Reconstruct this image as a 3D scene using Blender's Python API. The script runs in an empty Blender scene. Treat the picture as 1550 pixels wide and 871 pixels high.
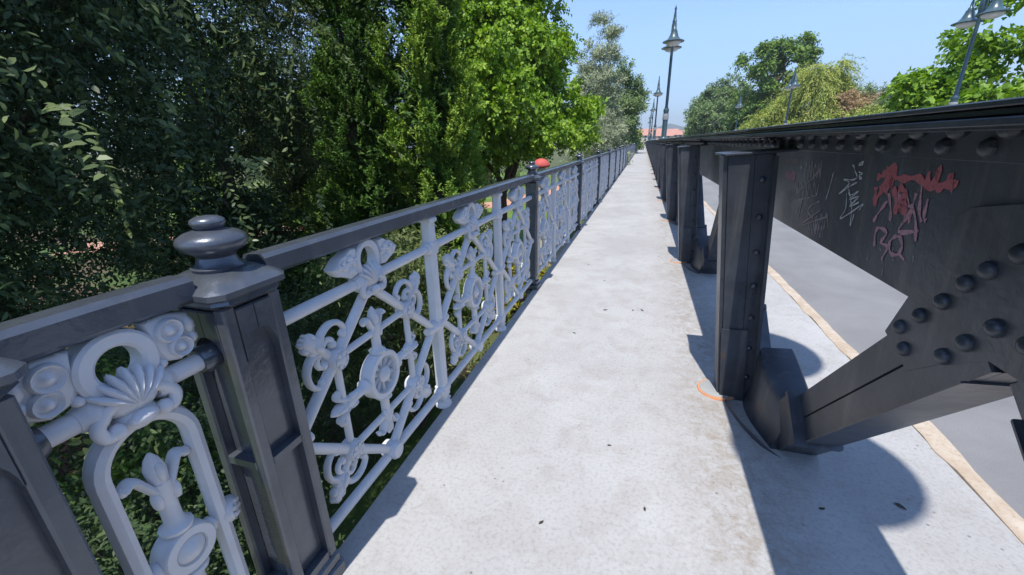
import bpy, math, random
import numpy as np
from mathutils import Vector, Matrix
R = math.radians
PI = math.pi
rnd = random.Random(7)
rng = np.random.default_rng(11)
sc = bpy.context.scene
COL = sc.collection

# ------------------------------------------------------------------ helpers
class MB:
    """collects shapes, links them as one mesh object"""
    def __init__(self):
        self.v = []; self.f = []; self.mi = []; self.cur = 0
    def add(self, vs, fs):
        b = len(self.v)
        self.v += [tuple(p) for p in vs]
        for f in fs:
            self.f.append([b + i for i in f]); self.mi.append(self.cur)
        return self
    def box(self, x0, x1, y0, y1, z0, z1, c=0.0):
        if c <= 0:
            vs = [(x, y, z) for z in (z0, z1) for y in (y0, y1) for x in (x0, x1)]
            return self.add(vs, [(0, 2, 3, 1), (4, 5, 7, 6), (0, 1, 5, 4), (2, 6, 7, 3), (0, 4, 6, 2), (1, 3, 7, 5)])
        rings = []
        for z, k in ((z0, c), (z0 + c, 0), (z1 - c, 0), (z1, c)):
            a, b_, d, e = x0 + k, x1 - k, y0 + k, y1 - k
            q = c
            rings.append([(a + q, d, z), (b_ - q, d, z), (b_, d + q, z), (b_, e - q, z), (b_ - q, e, z), (a + q, e, z), (a, e - q, z), (a, d + q, z)])
        return self.loft(rings, True)
    def loft(self, rings, caps=True, closed=True):
        n = len(rings[0]); b = len(self.v); fs = []
        vs = [p for r in rings for p in r]
        for i in range(len(rings) - 1):
            for j in range(n if closed else n - 1):
                k = (j + 1) % n
                fs.append((i * n + j, i * n + k, (i + 1) * n + k, (i + 1) * n + j))
        if caps:
            fs.append(tuple(range(n - 1, -1, -1)))
            m = (len(rings) - 1) * n
            fs.append(tuple(m + j for j in range(n)))
        return self.add(vs, fs)
    def tube(self, pts, rad, n=8, closed=False, flat=None, caps=True):
        """round (or flattened) tube along a polyline"""
        P = [Vector(p) for p in pts]; m = len(P)
        if not hasattr(rad, '__len__'): rad = [rad] * m
        rings = []; up = None
        for i in range(m):
            if closed: t = P[(i + 1) % m] - P[i - 1]
            else: t = P[min(i + 1, m - 1)] - P[max(i - 1, 0)]
            if t.length < 1e-9: t = Vector((0, 0, 1))
            t.normalize()
            if flat is not None: a = Vector(flat)
            elif up is None: a = Vector((1, 0, 0)) if abs(t.x) < .8 else Vector((0, 0, 1))
            else: a = up
            a = a - t * a.dot(t)
            if a.length < 1e-6: a = Vector((0, 1, 0)) - t * t.y
            a.normalize(); up = a; b = t.cross(a)
            r = rad[i]
            ra, rb = (r if not isinstance(r, tuple) else r[0]), (r if not isinstance(r, tuple) else r[1])
            off = PI / n if n == 4 else 0
            rings.append([P[i] + a * (math.cos(2 * PI * j / n + off) * ra) + b * (math.sin(2 * PI * j / n + off) * rb) for j in range(n)])
        if closed:
            rings.append(rings[0]); return self.loft(rings, False)
        return self.loft(rings, caps)
    def lathe(self, prof, o=(0, 0, 0), axis=(0, 0, 1), n=16):
        """prof = [(radius, height)] turned round an axis"""
        o = Vector(o); ax = Vector(axis).normalized()
        a = Vector((1, 0, 0)) if abs(ax.x) < .8 else Vector((0, 1, 0))
        a = (a - ax * a.dot(ax)).normalized(); b = ax.cross(a)
        rings = [[o + ax * h + a * (math.cos(2 * PI * j / n) * max(r, 1e-4)) + b * (math.sin(2 * PI * j / n) * max(r, 1e-4)) for j in range(n)] for r, h in prof]
        return self.loft(rings, True)
    def ball(self, o, r, n=10, m=6, axes=None):
        if not hasattr(r, '__len__'): r = (r, r, r)
        o = Vector(o)
        A = axes or (Vector((1, 0, 0)), Vector((0, 1, 0)), Vector((0, 0, 1)))
        rings = []
        for i in range(m + 1):
            th = PI * i / m
            s, c = max(math.sin(th), 1e-3), -math.cos(th)
            rings.append([o + A[0] * (r[0] * s * math.cos(2 * PI * j / n)) + A[1] * (r[1] * s * math.sin(2 * PI * j / n)) + A[2] * (r[2] * c) for j in range(n)])
        return self.loft(rings, True)
    def prism(self, poly, h, o=(0, 0, 0), U=(0, 1, 0), V=(0, 0, 1), W=(1, 0, 0), bev=0.0):
        """polygon in the U,V plane, thickness +-h along W, its faces shrunk by bev"""
        o, U, V, W = Vector(o), Vector(U), Vector(V), Vector(W)
        cu = sum(p[0] for p in poly) / len(poly); cv = sum(p[1] for p in poly) / len(poly)
        def ring(w, k):
            return [o + U * (cu + (p[0] - cu) * k) + V * (cv + (p[1] - cv) * k) + W * w for p in poly]
        if bev > 0:
            s = max(max(abs(p[0] - cu), abs(p[1] - cv)) for p in poly); k = 1 - bev / s
            return self.loft([ring(-h, k), ring(-h + bev, 1), ring(h - bev, 1), ring(h, k)])
        return self.loft([ring(-h, 1), ring(h, 1)])
    def mesh(self, name, mats, smooth=35):
        me = bpy.data.meshes.new(name)
        me.from_pydata(self.v, [], self.f)
        mats = mats if isinstance(mats, (list, tuple)) else [mats]
        for m in mats: me.materials.append(m)
        if len(mats) > 1: me.polygons.foreach_set('material_index', self.mi)
        me.update()
        import bmesh
        bm = bmesh.new(); bm.from_mesh(me); bmesh.ops.recalc_face_normals(bm, faces=bm.faces); bm.to_mesh(me); bm.free()
        if smooth:
            me.polygons.foreach_set('use_smooth', [True] * len(me.polygons))
            me.set_sharp_from_angle(angle=R(smooth))
        return me
    def build(self, name, mats, parent=None, smooth=35):
        return obj(name, self.mesh(name, mats, smooth), parent)

def obj(name, me, parent=None, loc=None):
    o = bpy.data.objects.new(name, me); COL.objects.link(o)
    if parent is not None: o.parent = parent
    if loc is not None: o.location = loc
    return o
def tag(o, label=None, cat=None, group=None, kind=None):
    for k, v in (('label', label), ('category', cat), ('group', group), ('kind', kind)):
        if v: o[k] = v
    return o
def thing(name, label, cat, loc=(0, 0, 0), group=None):
    o = bpy.data.objects.new(name, None); COL.objects.link(o); o.location = loc
    o.empty_display_size = .2
    return tag(o, label, cat, group)
def kids(o): return [c for c in list(o.children)]
def copy_tree(o, parent=None, loc=None):
    c = o.copy(); COL.objects.link(c)
    if parent is not None: c.parent = parent
    if loc is not None: c.location = loc
    for k in kids(o): copy_tree(k, c)
    return c

# ------------------------------------------------------------------ materials
def new_mat(name):
    m = bpy.data.materials.new(name); m.use_nodes = True
    nt = m.node_tree; b = nt.nodes['Principled BSDF']
    return m, nt, b
def N(nt, t, **kw):
    n = nt.nodes.new(t)
    for k, v in kw.items():
        if k in n.inputs: n.inputs[k].default_value = v
        else: setattr(n, k, v)
    return n
def noise(nt, scale, detail=4, rough=.55, dist=0.0, co=None):
    n = N(nt, 'ShaderNodeTexNoise'); n.inputs['Scale'].default_value = scale
    n.inputs['Detail'].default_value = detail; n.inputs['Roughness'].default_value = rough
    n.inputs['Distortion'].default_value = dist
    if co is not None: nt.links.new(co, n.inputs['Vector'])
    return n
def ramp(nt, fac, stops):
    r = N(nt, 'ShaderNodeValToRGB'); e = r.color_ramp.elements
    while len(e) < len(stops): e.new(.5)
    for i, (p, c) in enumerate(stops):
        e[i].position = p
        e[i].color = (c, c, c, 1) if not hasattr(c, '__len__') else (*c, 1)
    nt.links.new(fac, r.inputs['Fac'])
    return r
def mixc(nt, fac, a, b):
    m = N(nt, 'ShaderNodeMix', data_type='RGBA')
    for s, x in ((0, fac), (6, a), (7, b)):
        if hasattr(x, 'is_output'): nt.links.new(x, m.inputs[s])
        elif s == 0: m.inputs[0].default_value = x
        else: m.inputs[s].default_value = (*x, 1)
    return m.outputs[2]
def coords(nt, kind='Object'):
    return N(nt, 'ShaderNodeTexCoord').outputs[kind]
def geopos(nt): return N(nt, 'ShaderNodeNewGeometry').outputs['Position']
def bump(nt, b, h, strength=.2, dist=.01):
    bp = N(nt, 'ShaderNodeBump'); bp.inputs['Strength'].default_value = strength; bp.inputs['Distance'].default_value = dist
    nt.links.new(h, bp.inputs['Height']); nt.links.new(bp.outputs[0], b.inputs['Normal'])

def paint(name, c, rough, scratch, scratch_c, grime=.5, bmp=.25, spec=.5, metal=0.0, streak=0.0, streak_c=(.2, .2, .2)):
    m, nt, b = new_mat(name)
    p = geopos(nt)
    n1 = noise(nt, 6, 5, .6, 0, p); n2 = noise(nt, 55, 4, .7, .6, p); n3 = noise(nt, 2.2, 3, .5, 0, p)
    r1 = ramp(nt, n1.outputs[0], [(.3, tuple(x * (1 - .35 * grime) for x in c)), (.7, tuple(min(1, x * (1 + .3 * grime)) for x in c))])
    r2 = ramp(nt, n2.outputs[0], [(scratch, 0.0), (scratch + .08, 1.0)])
    col = mixc(nt, r2.outputs[0], r1.outputs[0], scratch_c)
    nt.links.new(col, b.inputs['Base Color'])
    if streak:
        mp = N(nt, 'ShaderNodeMapping'); mp.inputs['Scale'].default_value = (14, 14, 1.1); nt.links.new(p, mp.inputs[0])
        n5 = noise(nt, 1.0, 5, .65, .2, mp.outputs[0]); r5 = ramp(nt, n5.outputs[0], [(.54, 0.0), (.74, streak)])
        col = mixc(nt, r5.outputs[0], col, streak_c)
        n6 = noise(nt, 3.1, 6, .75, .4, p); r6 = ramp(nt, n6.outputs[0], [(.64, 0.0), (.70, .8)])
        col = mixc(nt, r6.outputs[0], col, (.12, .075, .05))
        nt.links.new(col, b.inputs['Base Color'])
    rr = ramp(nt, n3.outputs[0], [(.3, rough * .8), (.7, min(1, rough * 1.5))])
    nt.links.new(rr.outputs[0], b.inputs['Roughness'])
    b.inputs['Specular IOR Level'].default_value = spec; b.inputs['Metallic'].default_value = metal
    n4 = noise(nt, 38, 3, .6, 0, p)
    bump(nt, b, n4.outputs[0], bmp, .004)
    return m
M = {}
M['dark'] = paint('dark grey gloss paint', (.095, .108, .130), .20, .68, (.20, .21, .22), .6, .3, .7, .45, .35, (.2, .2, .2))
M['steel'] = paint('dark slate girder paint', (.058, .066, .080), .32, .69, (.13, .135, .14), .8, .35, .5, .35, .55, (.145, .14, .135))
M['silver'] = paint('pale grey cast iron paint', (.60, .605, .63), .36, .71, (.36, .33, .30), .25, .4, .5)
M['lampgreen'] = paint('blue green lamp paint', (.045, .085, .10), .3, .76, (.2, .24, .25), .3, .1, .6)
M['galv'] = paint('galvanised plate', (.30, .31, .31), .5, .66, (.42, .42, .42), .5, .2, .4)
M['rust'] = paint('orange sealant', (.52, .23, .11), .8, .52, (.36, .32, .28), .5, .5, .2)
M['red'] = paint('red plastic', (.50, .085, .07), .6, .74, (.5, .1, .1), .2, .05)
M['cream'] = paint('cream plaster', (.62, .55, .40), .7, .8, (.5, .4, .3), .2, .1)
m, nt, b = new_mat('opal glass'); b.inputs['Base Color'].default_value = (.80, .80, .78, 1); b.inputs['Roughness'].default_value = .12
b.inputs['Transmission Weight'].default_value = .25; M['glass'] = m
def chalk(name, c, cover):
    m, nt, b = new_mat(name); p = geopos(nt)
    n1 = noise(nt, 90, 3, .7, 0, p)
    r1 = ramp(nt, n1.outputs[0], [(cover - .08, (.035, .04, .048)), (cover + .12, c)])
    nt.links.new(r1.outputs[0], b.inputs['Base Color']); b.inputs['Roughness'].default_value = .55
    return m
M['chalk_white'] = chalk('white marker', (.50, .54, .56), .34)
M['chalk_red'] = chalk('red marker', (.40, .11, .13), .34)
M['chalk_pink'] = chalk('pink marker', (.42, .23, .29), .36)
M['chalk_grey'] = chalk('faded grey marker', (.30, .27, .29), .36)

# pale worn concrete of the walkway
m, nt, b = new_mat('worn pale concrete'); p = geopos(nt)
a1 = noise(nt, .9, 5, .6, .3, p); a2 = noise(nt, 5.5, 6, .65, .5, p); a3 = noise(nt, 60, 4, .7, 0, p); a4 = noise(nt, 16, 5, .7, .8, p)
c1 = ramp(nt, a1.outputs[0], [(.35, (.335, .33, .325)), (.65, (.405, .405, .405))])
k2 = ramp(nt, a2.outputs[0], [(.48, 0.0), (.68, .6)])
c2 = mixc(nt, k2.outputs[0], c1.outputs[0], (.295, .28, .265))
# brown grime that gathers near both edges of the walkway
sx = N(nt, 'ShaderNodeSeparateXYZ'); nt.links.new(p, sx.inputs[0])
ex = N(nt, 'ShaderNodeMath', operation='SUBTRACT'); nt.links.new(sx.outputs[0], ex.inputs[0]); ex.inputs[1].default_value = .50
ea = N(nt, 'ShaderNodeMath', operation='ABSOLUTE'); nt.links.new(ex.outputs[0], ea.inputs[0])
eb = N(nt, 'ShaderNodeMapRange'); nt.links.new(ea.outputs[0], eb.inputs[0]); eb.inputs[1].default_value = .34; eb.inputs[2].default_value = .03
ec = N(nt, 'ShaderNodeMath', operation='MULTIPLY'); nt.links.new(eb.outputs[0], ec.inputs[0])
er = ramp(nt, a4.outputs[0], [(.42, 0.0), (.68, .75)]); nt.links.new(er.outputs[0], ec.inputs[1])
c3 = mixc(nt, ec.outputs[0], c2, (.24, .195, .15))
sp = N(nt, 'ShaderNodeTexVoronoi'); sp.inputs['Scale'].default_value = 15; nt.links.new(p, sp.inputs['Vector'])
sr = ramp(nt, sp.outputs['Distance'], [(.05, 1.0), (.11, 0.0)])
sm = N(nt, 'ShaderNodeMath', operation='MULTIPLY'); nt.links.new(sr.outputs[0], sm.inputs[0])
sg = ramp(nt, noise(nt, 2.6, 3, .6, 0, p).outputs[0], [(.47, 0.0), (.58, .9)]); nt.links.new(sg.outputs[0], sm.inputs[1])
c4 = mixc(nt, sm.outputs[0], c3, (.16, .145, .13))
gr = ramp(nt, a3.outputs[0], [(.28, (.78, .77, .76)), (.52, (1.02, 1.02, 1.02))])
c5 = N(nt, 'ShaderNodeMix', data_type='RGBA', blend_type='MULTIPLY'); c5.inputs[0].default_value = 1
nt.links.new(c4, c5.inputs[6]); nt.links.new(gr.outputs[0], c5.inputs[7])
nt.links.new(c5.outputs[2], b.inputs['Base Color']); b.inputs['Roughness'].default_value = .75
b.inputs['Specular IOR Level'].default_value = .3
bump(nt, b, a3.outputs[0], .35, .006); M['concrete'] = m
# kerb strip: tan worn screed
def ground_mat(name, ca, cb, s1, s2, cc=None, rough=.9, bmp=.4, lo=.35, hi=.65):
    m, nt, b = new_mat(name); p = geopos(nt)
    n1 = noise(nt, s1, 6, .62, .4, p); n2 = noise(nt, s2, 4, .7, 0, p)
    r1 = ramp(nt, n1.outputs[0], [(lo, ca), (hi, cb)])
    out = r1.outputs[0]
    if cc:
        r2 = ramp(nt, n2.outputs[0], [(.52, 0.0), (.66, .8)]); out = mixc(nt, r2.outputs[0], out, cc)
    nt.links.new(out, b.inputs['Base Color']); b.inputs['Roughness'].default_value = rough
    b.inputs['Specular IOR Level'].default_value = .25
    bump(nt, b, n2.outputs[0], bmp, .006)
    return m
M['kerb'] = ground_mat('tan kerb screed', (.40, .32, .245), (.49, .43, .36), 7, 60, (.34, .27, .2))
M['road'] = ground_mat('smooth grey road surface', (.175, .175, .178), (.235, .235, .237), 1.1, 170, (.15, .15, .152), .8, .6)
M['ground'] = ground_mat('park soil and grass', (.10, .075, .045), (.055, .10, .022), .35, 30, (.13, .105, .07), .95, .8, .44, .54)
M['path'] = ground_mat('reddish park path', (.42, .22, .15), (.50, .28, .19), .8, 40, (.36, .2, .14))
M['hill'] = ground_mat('wooded hillside', (.05, .07, .04), (.10, .11, .06), .01, .05, (.14, .12, .08))
M['bark'] = ground_mat('brown bark', (.06, .045, .035), (.13, .10, .075), 8, 40, (.04, .03, .025), .95, 1)
M['barkpale'] = ground_mat('pale mottled bark', (.16, .13, .09), (.30, .26, .19), 5, 20, (.10, .08, .06), .9, .6)
M['wallcream'] = ground_mat('cream render', (.55, .47, .36), (.62, .55, .45), .3, 4)
M['wallpink'] = ground_mat('pink render', (.55, .40, .33), (.60, .46, .40), .3, 4)
M['rooftile'] = ground_mat('red clay tiles', (.40, .20, .15), (.46, .25, .19), .6, 6, (.32, .17, .13))
M['pane'] = new_mat('dark window glass')[0]
M['pane'].node_tree.nodes['Principled BSDF'].inputs['Base Color'].default_value = (.05, .06, .07, 1)

def leafmat(name, stops, trans=.3, rough=.45):
    m, nt, b = new_mat(name)
    at = N(nt, 'ShaderNodeAttribute'); at.attribute_name = 'tint'
    r1 = ramp(nt, at.outputs['Fac'], stops)
    nt.links.new(r1.outputs[0], b.inputs['Base Color'])
    b.inputs['Roughness'].default_value = rough; b.inputs['Specular IOR Level'].default_value = .18
    tr = N(nt, 'ShaderNodeBsdfTranslucent')
    hs = N(nt, 'ShaderNodeHueSaturation'); hs.inputs['Value'].default_value = 1.25; hs.inputs['Saturation'].default_value = 1.15
    nt.links.new(r1.outputs[0], hs.inputs['Color']); nt.links.new(hs.outputs[0], tr.inputs[0])
    mx = N(nt, 'ShaderNodeMixShader'); mx.inputs[0].default_value = trans
    nt.links.new(b.outputs[0], mx.inputs[1]); nt.links.new(tr.outputs[0], mx.inputs[2])
    nt.links.new(mx.outputs[0], nt.nodes['Material Output'].inputs[0])
    return m
M['oak'] = leafmat('dark evergreen oak leaves', [(0, (.034, .058, .028)), (.6, (.065, .105, .042)), (1, (.15, .19, .075))], .22, .38)
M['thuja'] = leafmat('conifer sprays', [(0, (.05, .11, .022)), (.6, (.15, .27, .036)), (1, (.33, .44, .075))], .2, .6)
M['plane'] = leafmat('bright plane tree leaves', [(0, (.10, .18, .024)), (.6, (.19, .33, .036)), (1, (.34, .47, .07))], .3, .45)
M['silverleaf'] = leafmat('silvery leaves', [(0, (.19, .24, .14)), (.6, (.35, .39, .25)), (1, (.52, .54, .38))], .25, .5)
M['poplar'] = leafmat('grey green leaves', [(0, (.11, .18, .07)), (.6, (.21, .29, .115)), (1, (.33, .40, .19))], .25, .5)
M['willow'] = leafmat('yellow green willow leaves', [(0, (.20, .27, .06)), (.6, (.34, .39, .09)), (1, (.48, .48, .14))], .22, .5)
M['dry'] = leafmat('dry brown leaves', [(0, (.28, .19, .10)), (.6, (.42, .30, .17)), (1, (.5, .41, .24))], .2, .8)
M['green'] = leafmat('mid green leaves', [(0, (.09, .17, .035)), (.6, (.18, .28, .06)), (1, (.31, .39, .10))], .25, .5)
M['olive'] = leafmat('olive shrub leaves', [(0, (.08, .11, .04)), (.6, (.17, .21, .075)), (1, (.32, .33, .13))], .25, .5)
M['flower'] = leafmat('yellow and green flowering leaves', [(0, (.08, .14, .02)), (.5, (.2, .24, .03)), (.62, (.62, .46, .03)), (1, (.66, .30, .04))], .3, .6)

# ------------------------------------------------------------------ camera and light
cam = bpy.data.cameras.new('camera'); co = bpy.data.objects.new('camera', cam); COL.objects.link(co); sc.camera = co
f_px = 618.738; cam.sensor_width = 36; cam.sensor_fit = 'HORIZONTAL'; cam.lens = f_px / 1550 * 36
cam.clip_start = .02; cam.clip_end = 20000
CX = np.array([[0.956, 0.077, -0.282], [0.291, -0.322, 0.901], [-0.021, -0.943, -0.331]])
def camrot():
    c = np.array([775, 435.5]); V1 = np.array([975, 214.]); V3 = np.array([815, 2200.])
    Y = np.array([*(V1 - c), f_px]); Y /= np.linalg.norm(Y)
    Z = -np.array([*(V3 - c), f_px]); Z /= np.linalg.norm(Z); Z -= Y * (Y @ Z); Z /= np.linalg.norm(Z)
    return np.stack([np.cross(Y, Z), Y, Z])
W = camrot()
mat = Matrix(((W[0, 0], -W[0, 1], -W[0, 2], 0), (W[1, 0], -W[1, 1], -W[1, 2], 0), (W[2, 0], -W[2, 1], -W[2, 2], 1.45), (0, 0, 0, 1)))
co.matrix_world = mat

SUN_EL, SDX = 69.0, .036
sd = Vector((SDX, 1 / math.tan(R(SUN_EL)), -1)).normalized()      # direction the light travels
sl = bpy.data.lights.new('sun', 'SUN'); sl.energy = 4.1; sl.angle = R(.53); sl.color = (1, .955, .885)
so = bpy.data.objects.new('sun', sl); COL.objects.link(so)
so.rotation_euler = sd.to_track_quat('-Z', 'Y').to_euler()
wd = bpy.data.worlds.new('World'); sc.world = wd; wd.use_nodes = True
wn = wd.node_tree; bg = wn.nodes['Background']
sky = wn.nodes.new('ShaderNodeTexSky'); sky.sky_type = 'NISHITA'; sky.sun_disc = False
sky.sun_elevation = R(SUN_EL); sky.sun_rotation = math.atan2(-sd.x, -sd.y)
sky.air_density = .75; sky.dust_density = .05; sky.ozone_density = 3.2; sky.altitude = 200
wz = wn.nodes.new('ShaderNodeSeparateXYZ'); wn.links.new(wn.nodes.new('ShaderNodeTexCoord').outputs['Generated'], wz.inputs[0])
wr = ramp(wn, wz.outputs[2], [(.0, .32), (.02, .33), (.09, .47), (.20, .70), (.32, .84), (1, .90)])        # evens out the sky's brightness between horizon and zenith
wm = wn.nodes.new('ShaderNodeVectorMath'); wm.operation = 'MULTIPLY'; wn.links.new(sky.outputs[0], wm.inputs[0]); wn.links.new(wr.outputs[0], wm.inputs[1])
wk = wn.nodes.new('ShaderNodeVectorMath'); wk.operation = 'SCALE'; wk.inputs['Scale'].default_value = 2.0; wn.links.new(wm.outputs[0], wk.inputs[0])
wn.links.new(wk.outputs[0], bg.inputs[0]); bg.inputs[1].default_value = .125
vs = sc.view_settings; vs.view_transform = 'Standard'; vs.look = 'None'; vs.exposure = 0.62; vs.gamma = 1
try: vs.use_curve_mapping = False
except Exception: pass
sc.cycles.use_denoising = True
sc.cycles.max_bounces = 8; sc.cycles.diffuse_bounces = 5; sc.cycles.transparent_max_bounces = 6

# ------------------------------------------------------------------ the setting
ZG = -3.5
def sheet(name, x0, x1, y0, y1, z, mat, thick=0, kind='structure'):
    q = MB()
    if thick: q.box(x0, x1, y0, y1, z - thick, z)
    else: q.add([(x0, y0, z), (x1, y0, z), (x1, y1, z), (x0, y1, z)], [(0, 1, 2, 3)])
    return tag(q.build(name, mat, None, 0), kind=kind)
Y0, Y1 = -7.0, 168.0
q = MB()
G = [-4600, -1200, -300, -90, -40, -20, -10, 0, 10, 20, 40, 90, 300, 1200, 4600]
for j in G:
    for i in G: q.v.append((i, j + 40, ZG))
n = len(G)
q.f = [(j * n + i, j * n + i + 1, (j + 1) * n + i + 1, (j + 1) * n + i) for j in range(n - 1) for i in range(n - 1)]; q.mi = [0] * len(q.f)
tag(q.build('ground', M['ground'], None, 0), kind='structure')
sheet('walkway', -1.0, 1.47, Y0, Y1, 0, M['concrete'], .28)
q = MB()                                                  # kerb strip with a worn uneven edge
ys = np.arange(Y0, Y1, .12); ys = np.append(ys[ys < 12], np.linspace(12, Y1, 120))
e0 = 1.47 + rng.normal(0, .006, len(ys)); e1 = 1.565 + np.convolve(rng.normal(0, .012, len(ys)), np.ones(3) / 3, 'same')
rings = [[(1.45, y, -.1), (a, y, .004), (a + .02, y, .012), (b_ - .012, y, .010), (b_, y, -.004), (b_ + .01, y, -.16)] for y, a, b_ in zip(ys, e0, e1)]
q.loft(rings, True); tag(q.build('kerb', M['kerb'], None, 40), kind='structure')
sheet('road', 1.48, 9.0, Y0, Y1, -.10, M['road'], .3)
sheet('far_walkway', 9.0, 12.0, Y0, Y1, 0, M['concrete'], .4)
sheet('lawn', -60, -5.5, 20, 75, ZG + .004, ground_mat('mown sunny grass', (.075, .14, .025), (.12, .19, .035), .5, 25, (.17, .17, .06), .9, .7))
# reddish park paths far below
q = MB()
def ribbon(q, pts, w, z):
    P = [Vector((*p, z)) for p in pts]; L = []
    for i, p in enumerate(P):
        t = (P[min(i + 1, len(P) - 1)] - P[max(i - 1, 0)]).normalized(); s = Vector((-t.y, t.x, 0))
        L.append((p + s * w, p - s * w))
    for i in range(len(L) - 1): q.add([L[i][0], L[i][1], L[i + 1][1], L[i + 1][0]], [(0, 1, 2, 3)])
ribbon(q, [(-30, 14), (-24, 18), (-20, 24), (-15, 30), (-11, 36), (-9, 46), (-9, 70)], 1.5, ZG + .008)
tag(q.build('path', M['path'], None, 0), kind='structure')
q = MB(); ribbon(q, [(-7.5, 8), (-5.6, 11), (-4.4, 15), (-3.6, 22)], .8, ZG + .012)
tag(q.build('dirt_path', ground_mat('pale trodden dirt', (.34, .26, .17), (.42, .34, .24), 1, 30), None, 0), kind='structure')
# far hills
q = MB(); xs = np.linspace(-900, 2600, 90)
def ridge(x): return 100 * math.exp(-((x - 190) / 300) ** 2) + 40 * math.exp(-((x - 1200) / 500) ** 2) + 10 * math.sin(x / 70) + 6 * math.sin(x / 23 + 1)
rings = [[(x, 2700, ZG - 2), (x, 2950, max(6, ridge(x) * .55)), (x, 3200, max(8, ridge(x))), (x, 3700, ZG - 2)] for x in xs]
q.loft(rings, False, False); tag(q.build('hills', M['hill'], None, 60), kind='structure')

# the summer air between here and the hills
q = MB(); q.box(-4800, 4800, -4700, 4800, ZG - 1, 220)
hz, nt, b = new_mat('summer haze'); nt.nodes.remove(b)
pv = N(nt, 'ShaderNodeVolumePrincipled'); pv.inputs['Color'].default_value = (.86, .91, 1, 1); pv.inputs['Density'].default_value = .0003; pv.inputs['Anisotropy'].default_value = .3
nt.links.new(pv.outputs[0], nt.nodes['Material Output'].inputs['Volume'])
tag(q.build('haze', hz, None, 0), kind='stuff')

# ------------------------------------------------------------------ railing
RX = -1.02; PITCH = 1.07; YA = .745; YP = YA + 1.085   # first baluster behind the near post
def yb(i): return 4.0 + 3.22 * i                        # dark posts after the near pilaster
rail = thing('bridge_railing', 'ornate cast iron railing, pale grey star panels between dark posts, along the walkway', 'railing', (RX, YA, 0))
X, YV, ZV = Vector((1, 0, 0)), Vector((0, 1, 0)), Vector((0, 0, 1))
def P3(u, v, w=0.0): return (w, u, v)

def handrail_mesh(L):
    q = MB()
    prof = [(-.043, 1.122), (-.046, 1.150), (-.034, 1.174), (.030, 1.178), (.042, 1.166), (.043, 1.124), (.028, 1.112), (-.028, 1.112)]
    k = max(2, int(L / .5))
    q.loft([[(x + .0012 * math.sin(3.1 * i + x * 90), L * i / k, z + .0012 * math.sin(1.7 * i)) for x, z in prof] for i in range(k + 1)])
    return q.mesh('handrail', M['dark'], 30)

def finial_prof(s, z0):
    return [(.070 * s, z0), (.074 * s, z0 + .010 * s), (.058 * s, z0 + .020 * s), (.052 * s, z0 + .040 * s), (.060 * s, z0 + .052 * s), (.082 * s, z0 + .063 * s), (.092 * s, z0 + .078 * s),
            (.094 * s, z0 + .088 * s), (.088 * s, z0 + .101 * s), (.070 * s, z0 + .113 * s), (.046 * s, z0 + .120 * s), (.036 * s, z0 + .124 * s), (.042 * s, z0 + .131 * s), (.047 * s, z0 + .141 * s), (.044 * s, z0 + .151 * s), (.030 * s, z0 + .159 * s), (.004, z0 + .163 * s)]
def cap_rings(h, z0, hy=None):
    """moulded square cap: half width h"""
    hy = hy or h
    out = []
    for k, z in ((-.024, 0), (-.012, .012), (-.014, .020), (0, .030), (0, .044), (-.012, .056), (-.040, .074), (-.048, .078)):
        a, b_, c = h + k, hy + k, .026
        out.append([(-a + c, -b_, z0 + z), (a - c, -b_, z0 + z), (a, -b_ + c, z0 + z), (a, b_ - c, z0 + z), (a - c, b_, z0 + z), (-a + c, b_, z0 + z), (-a, b_ - c, z0 + z), (-a, -b_ + c, z0 + z)])
    return out
def pilaster(h):
    """square post with recessed round-headed panels on its faces"""
    q = MB(); z1 = 1.09; k = h - .030
    q.box(-k, k, -k, k, 0, z1)
    for sx in (-1, 1):
        for sy in (-1, 1):
            a, b_ = sorted((sx * (h - .034), sx * h)); c, d = sorted((sy * (h - .034), sy * h))
            q.box(a, b_, c, d, .10, z1, .005)
    e = h - .034
    for rot in range(4):
        C, S = [(1, 0), (0, 1), (-1, 0), (0, -1)][rot]
        U = Vector((-S, C, 0)); Wd = Vector((C, S, 0))
        def pr(poly, d0=.010): q.prism(poly, .0145, Wd * (h - .0165), U, ZV, Wd, .004)
        pr([(-e, .10), (e, .10), (e, .135), (-e, .135)])
        pr([(-e, .60), (e, .60), (e, .625), (-e, .625)])
        pr([(-e, z1 - .012), (-e, .93)] + [(-e * math.cos(t) * .98, .93 + e * 1.5 * math.sin(t)) for t in np.linspace(0, PI / 2, 7)] + [(0, z1 - .012)])
        pr([(e, z1 - .012), (0, z1 - .012)] + [(e * math.cos(t) * .98, .93 + e * 1.5 * math.sin(t)) for t in np.linspace(PI / 2, 0, 7)] + [(e, .93)])
    g = h + .014
    q.box(-g, g, -g, g, -.02, .055, .01); q.box(-h - .006, h + .006, -h - .006, h + .006, .055, .10, .008)
    q.box(-g, -.0, -g * .7, g * .7, -.32, -.02, .02)
    return q.mesh('post', M['dark'], 30)
def slim_post(h):
    q = MB(); z1 = 1.10
    for z0, z, a in ((0, .05, h + .018), (.05, .09, h + .008), (.09, z1, h)):
        q.box(-a, a, -a, a, z0, z, .012)
    for s in (-1, 1):                                        # raised ribs on the walkway and outer faces
        q.box(s * h - .004, s * h + .004, -h * .45, h * .45, .14, 1.02, .003)
    q.box(-h - .012, 0, -h * .8, h * .8, -.32, 0, .015)
    return q.mesh('post', M['dark'], 30)
me_big, me_slim = pilaster(.086), slim_post(.055)
q = MB(); q.loft(cap_rings(.112, 1.088, .112)); me_cap = q.mesh('post_cap', M['dark'], 40)
q = MB(); q.lathe(finial_prof(.83, 1.166), n=28); me_fin = q.mesh('finial', M['dark'], 50)
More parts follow.
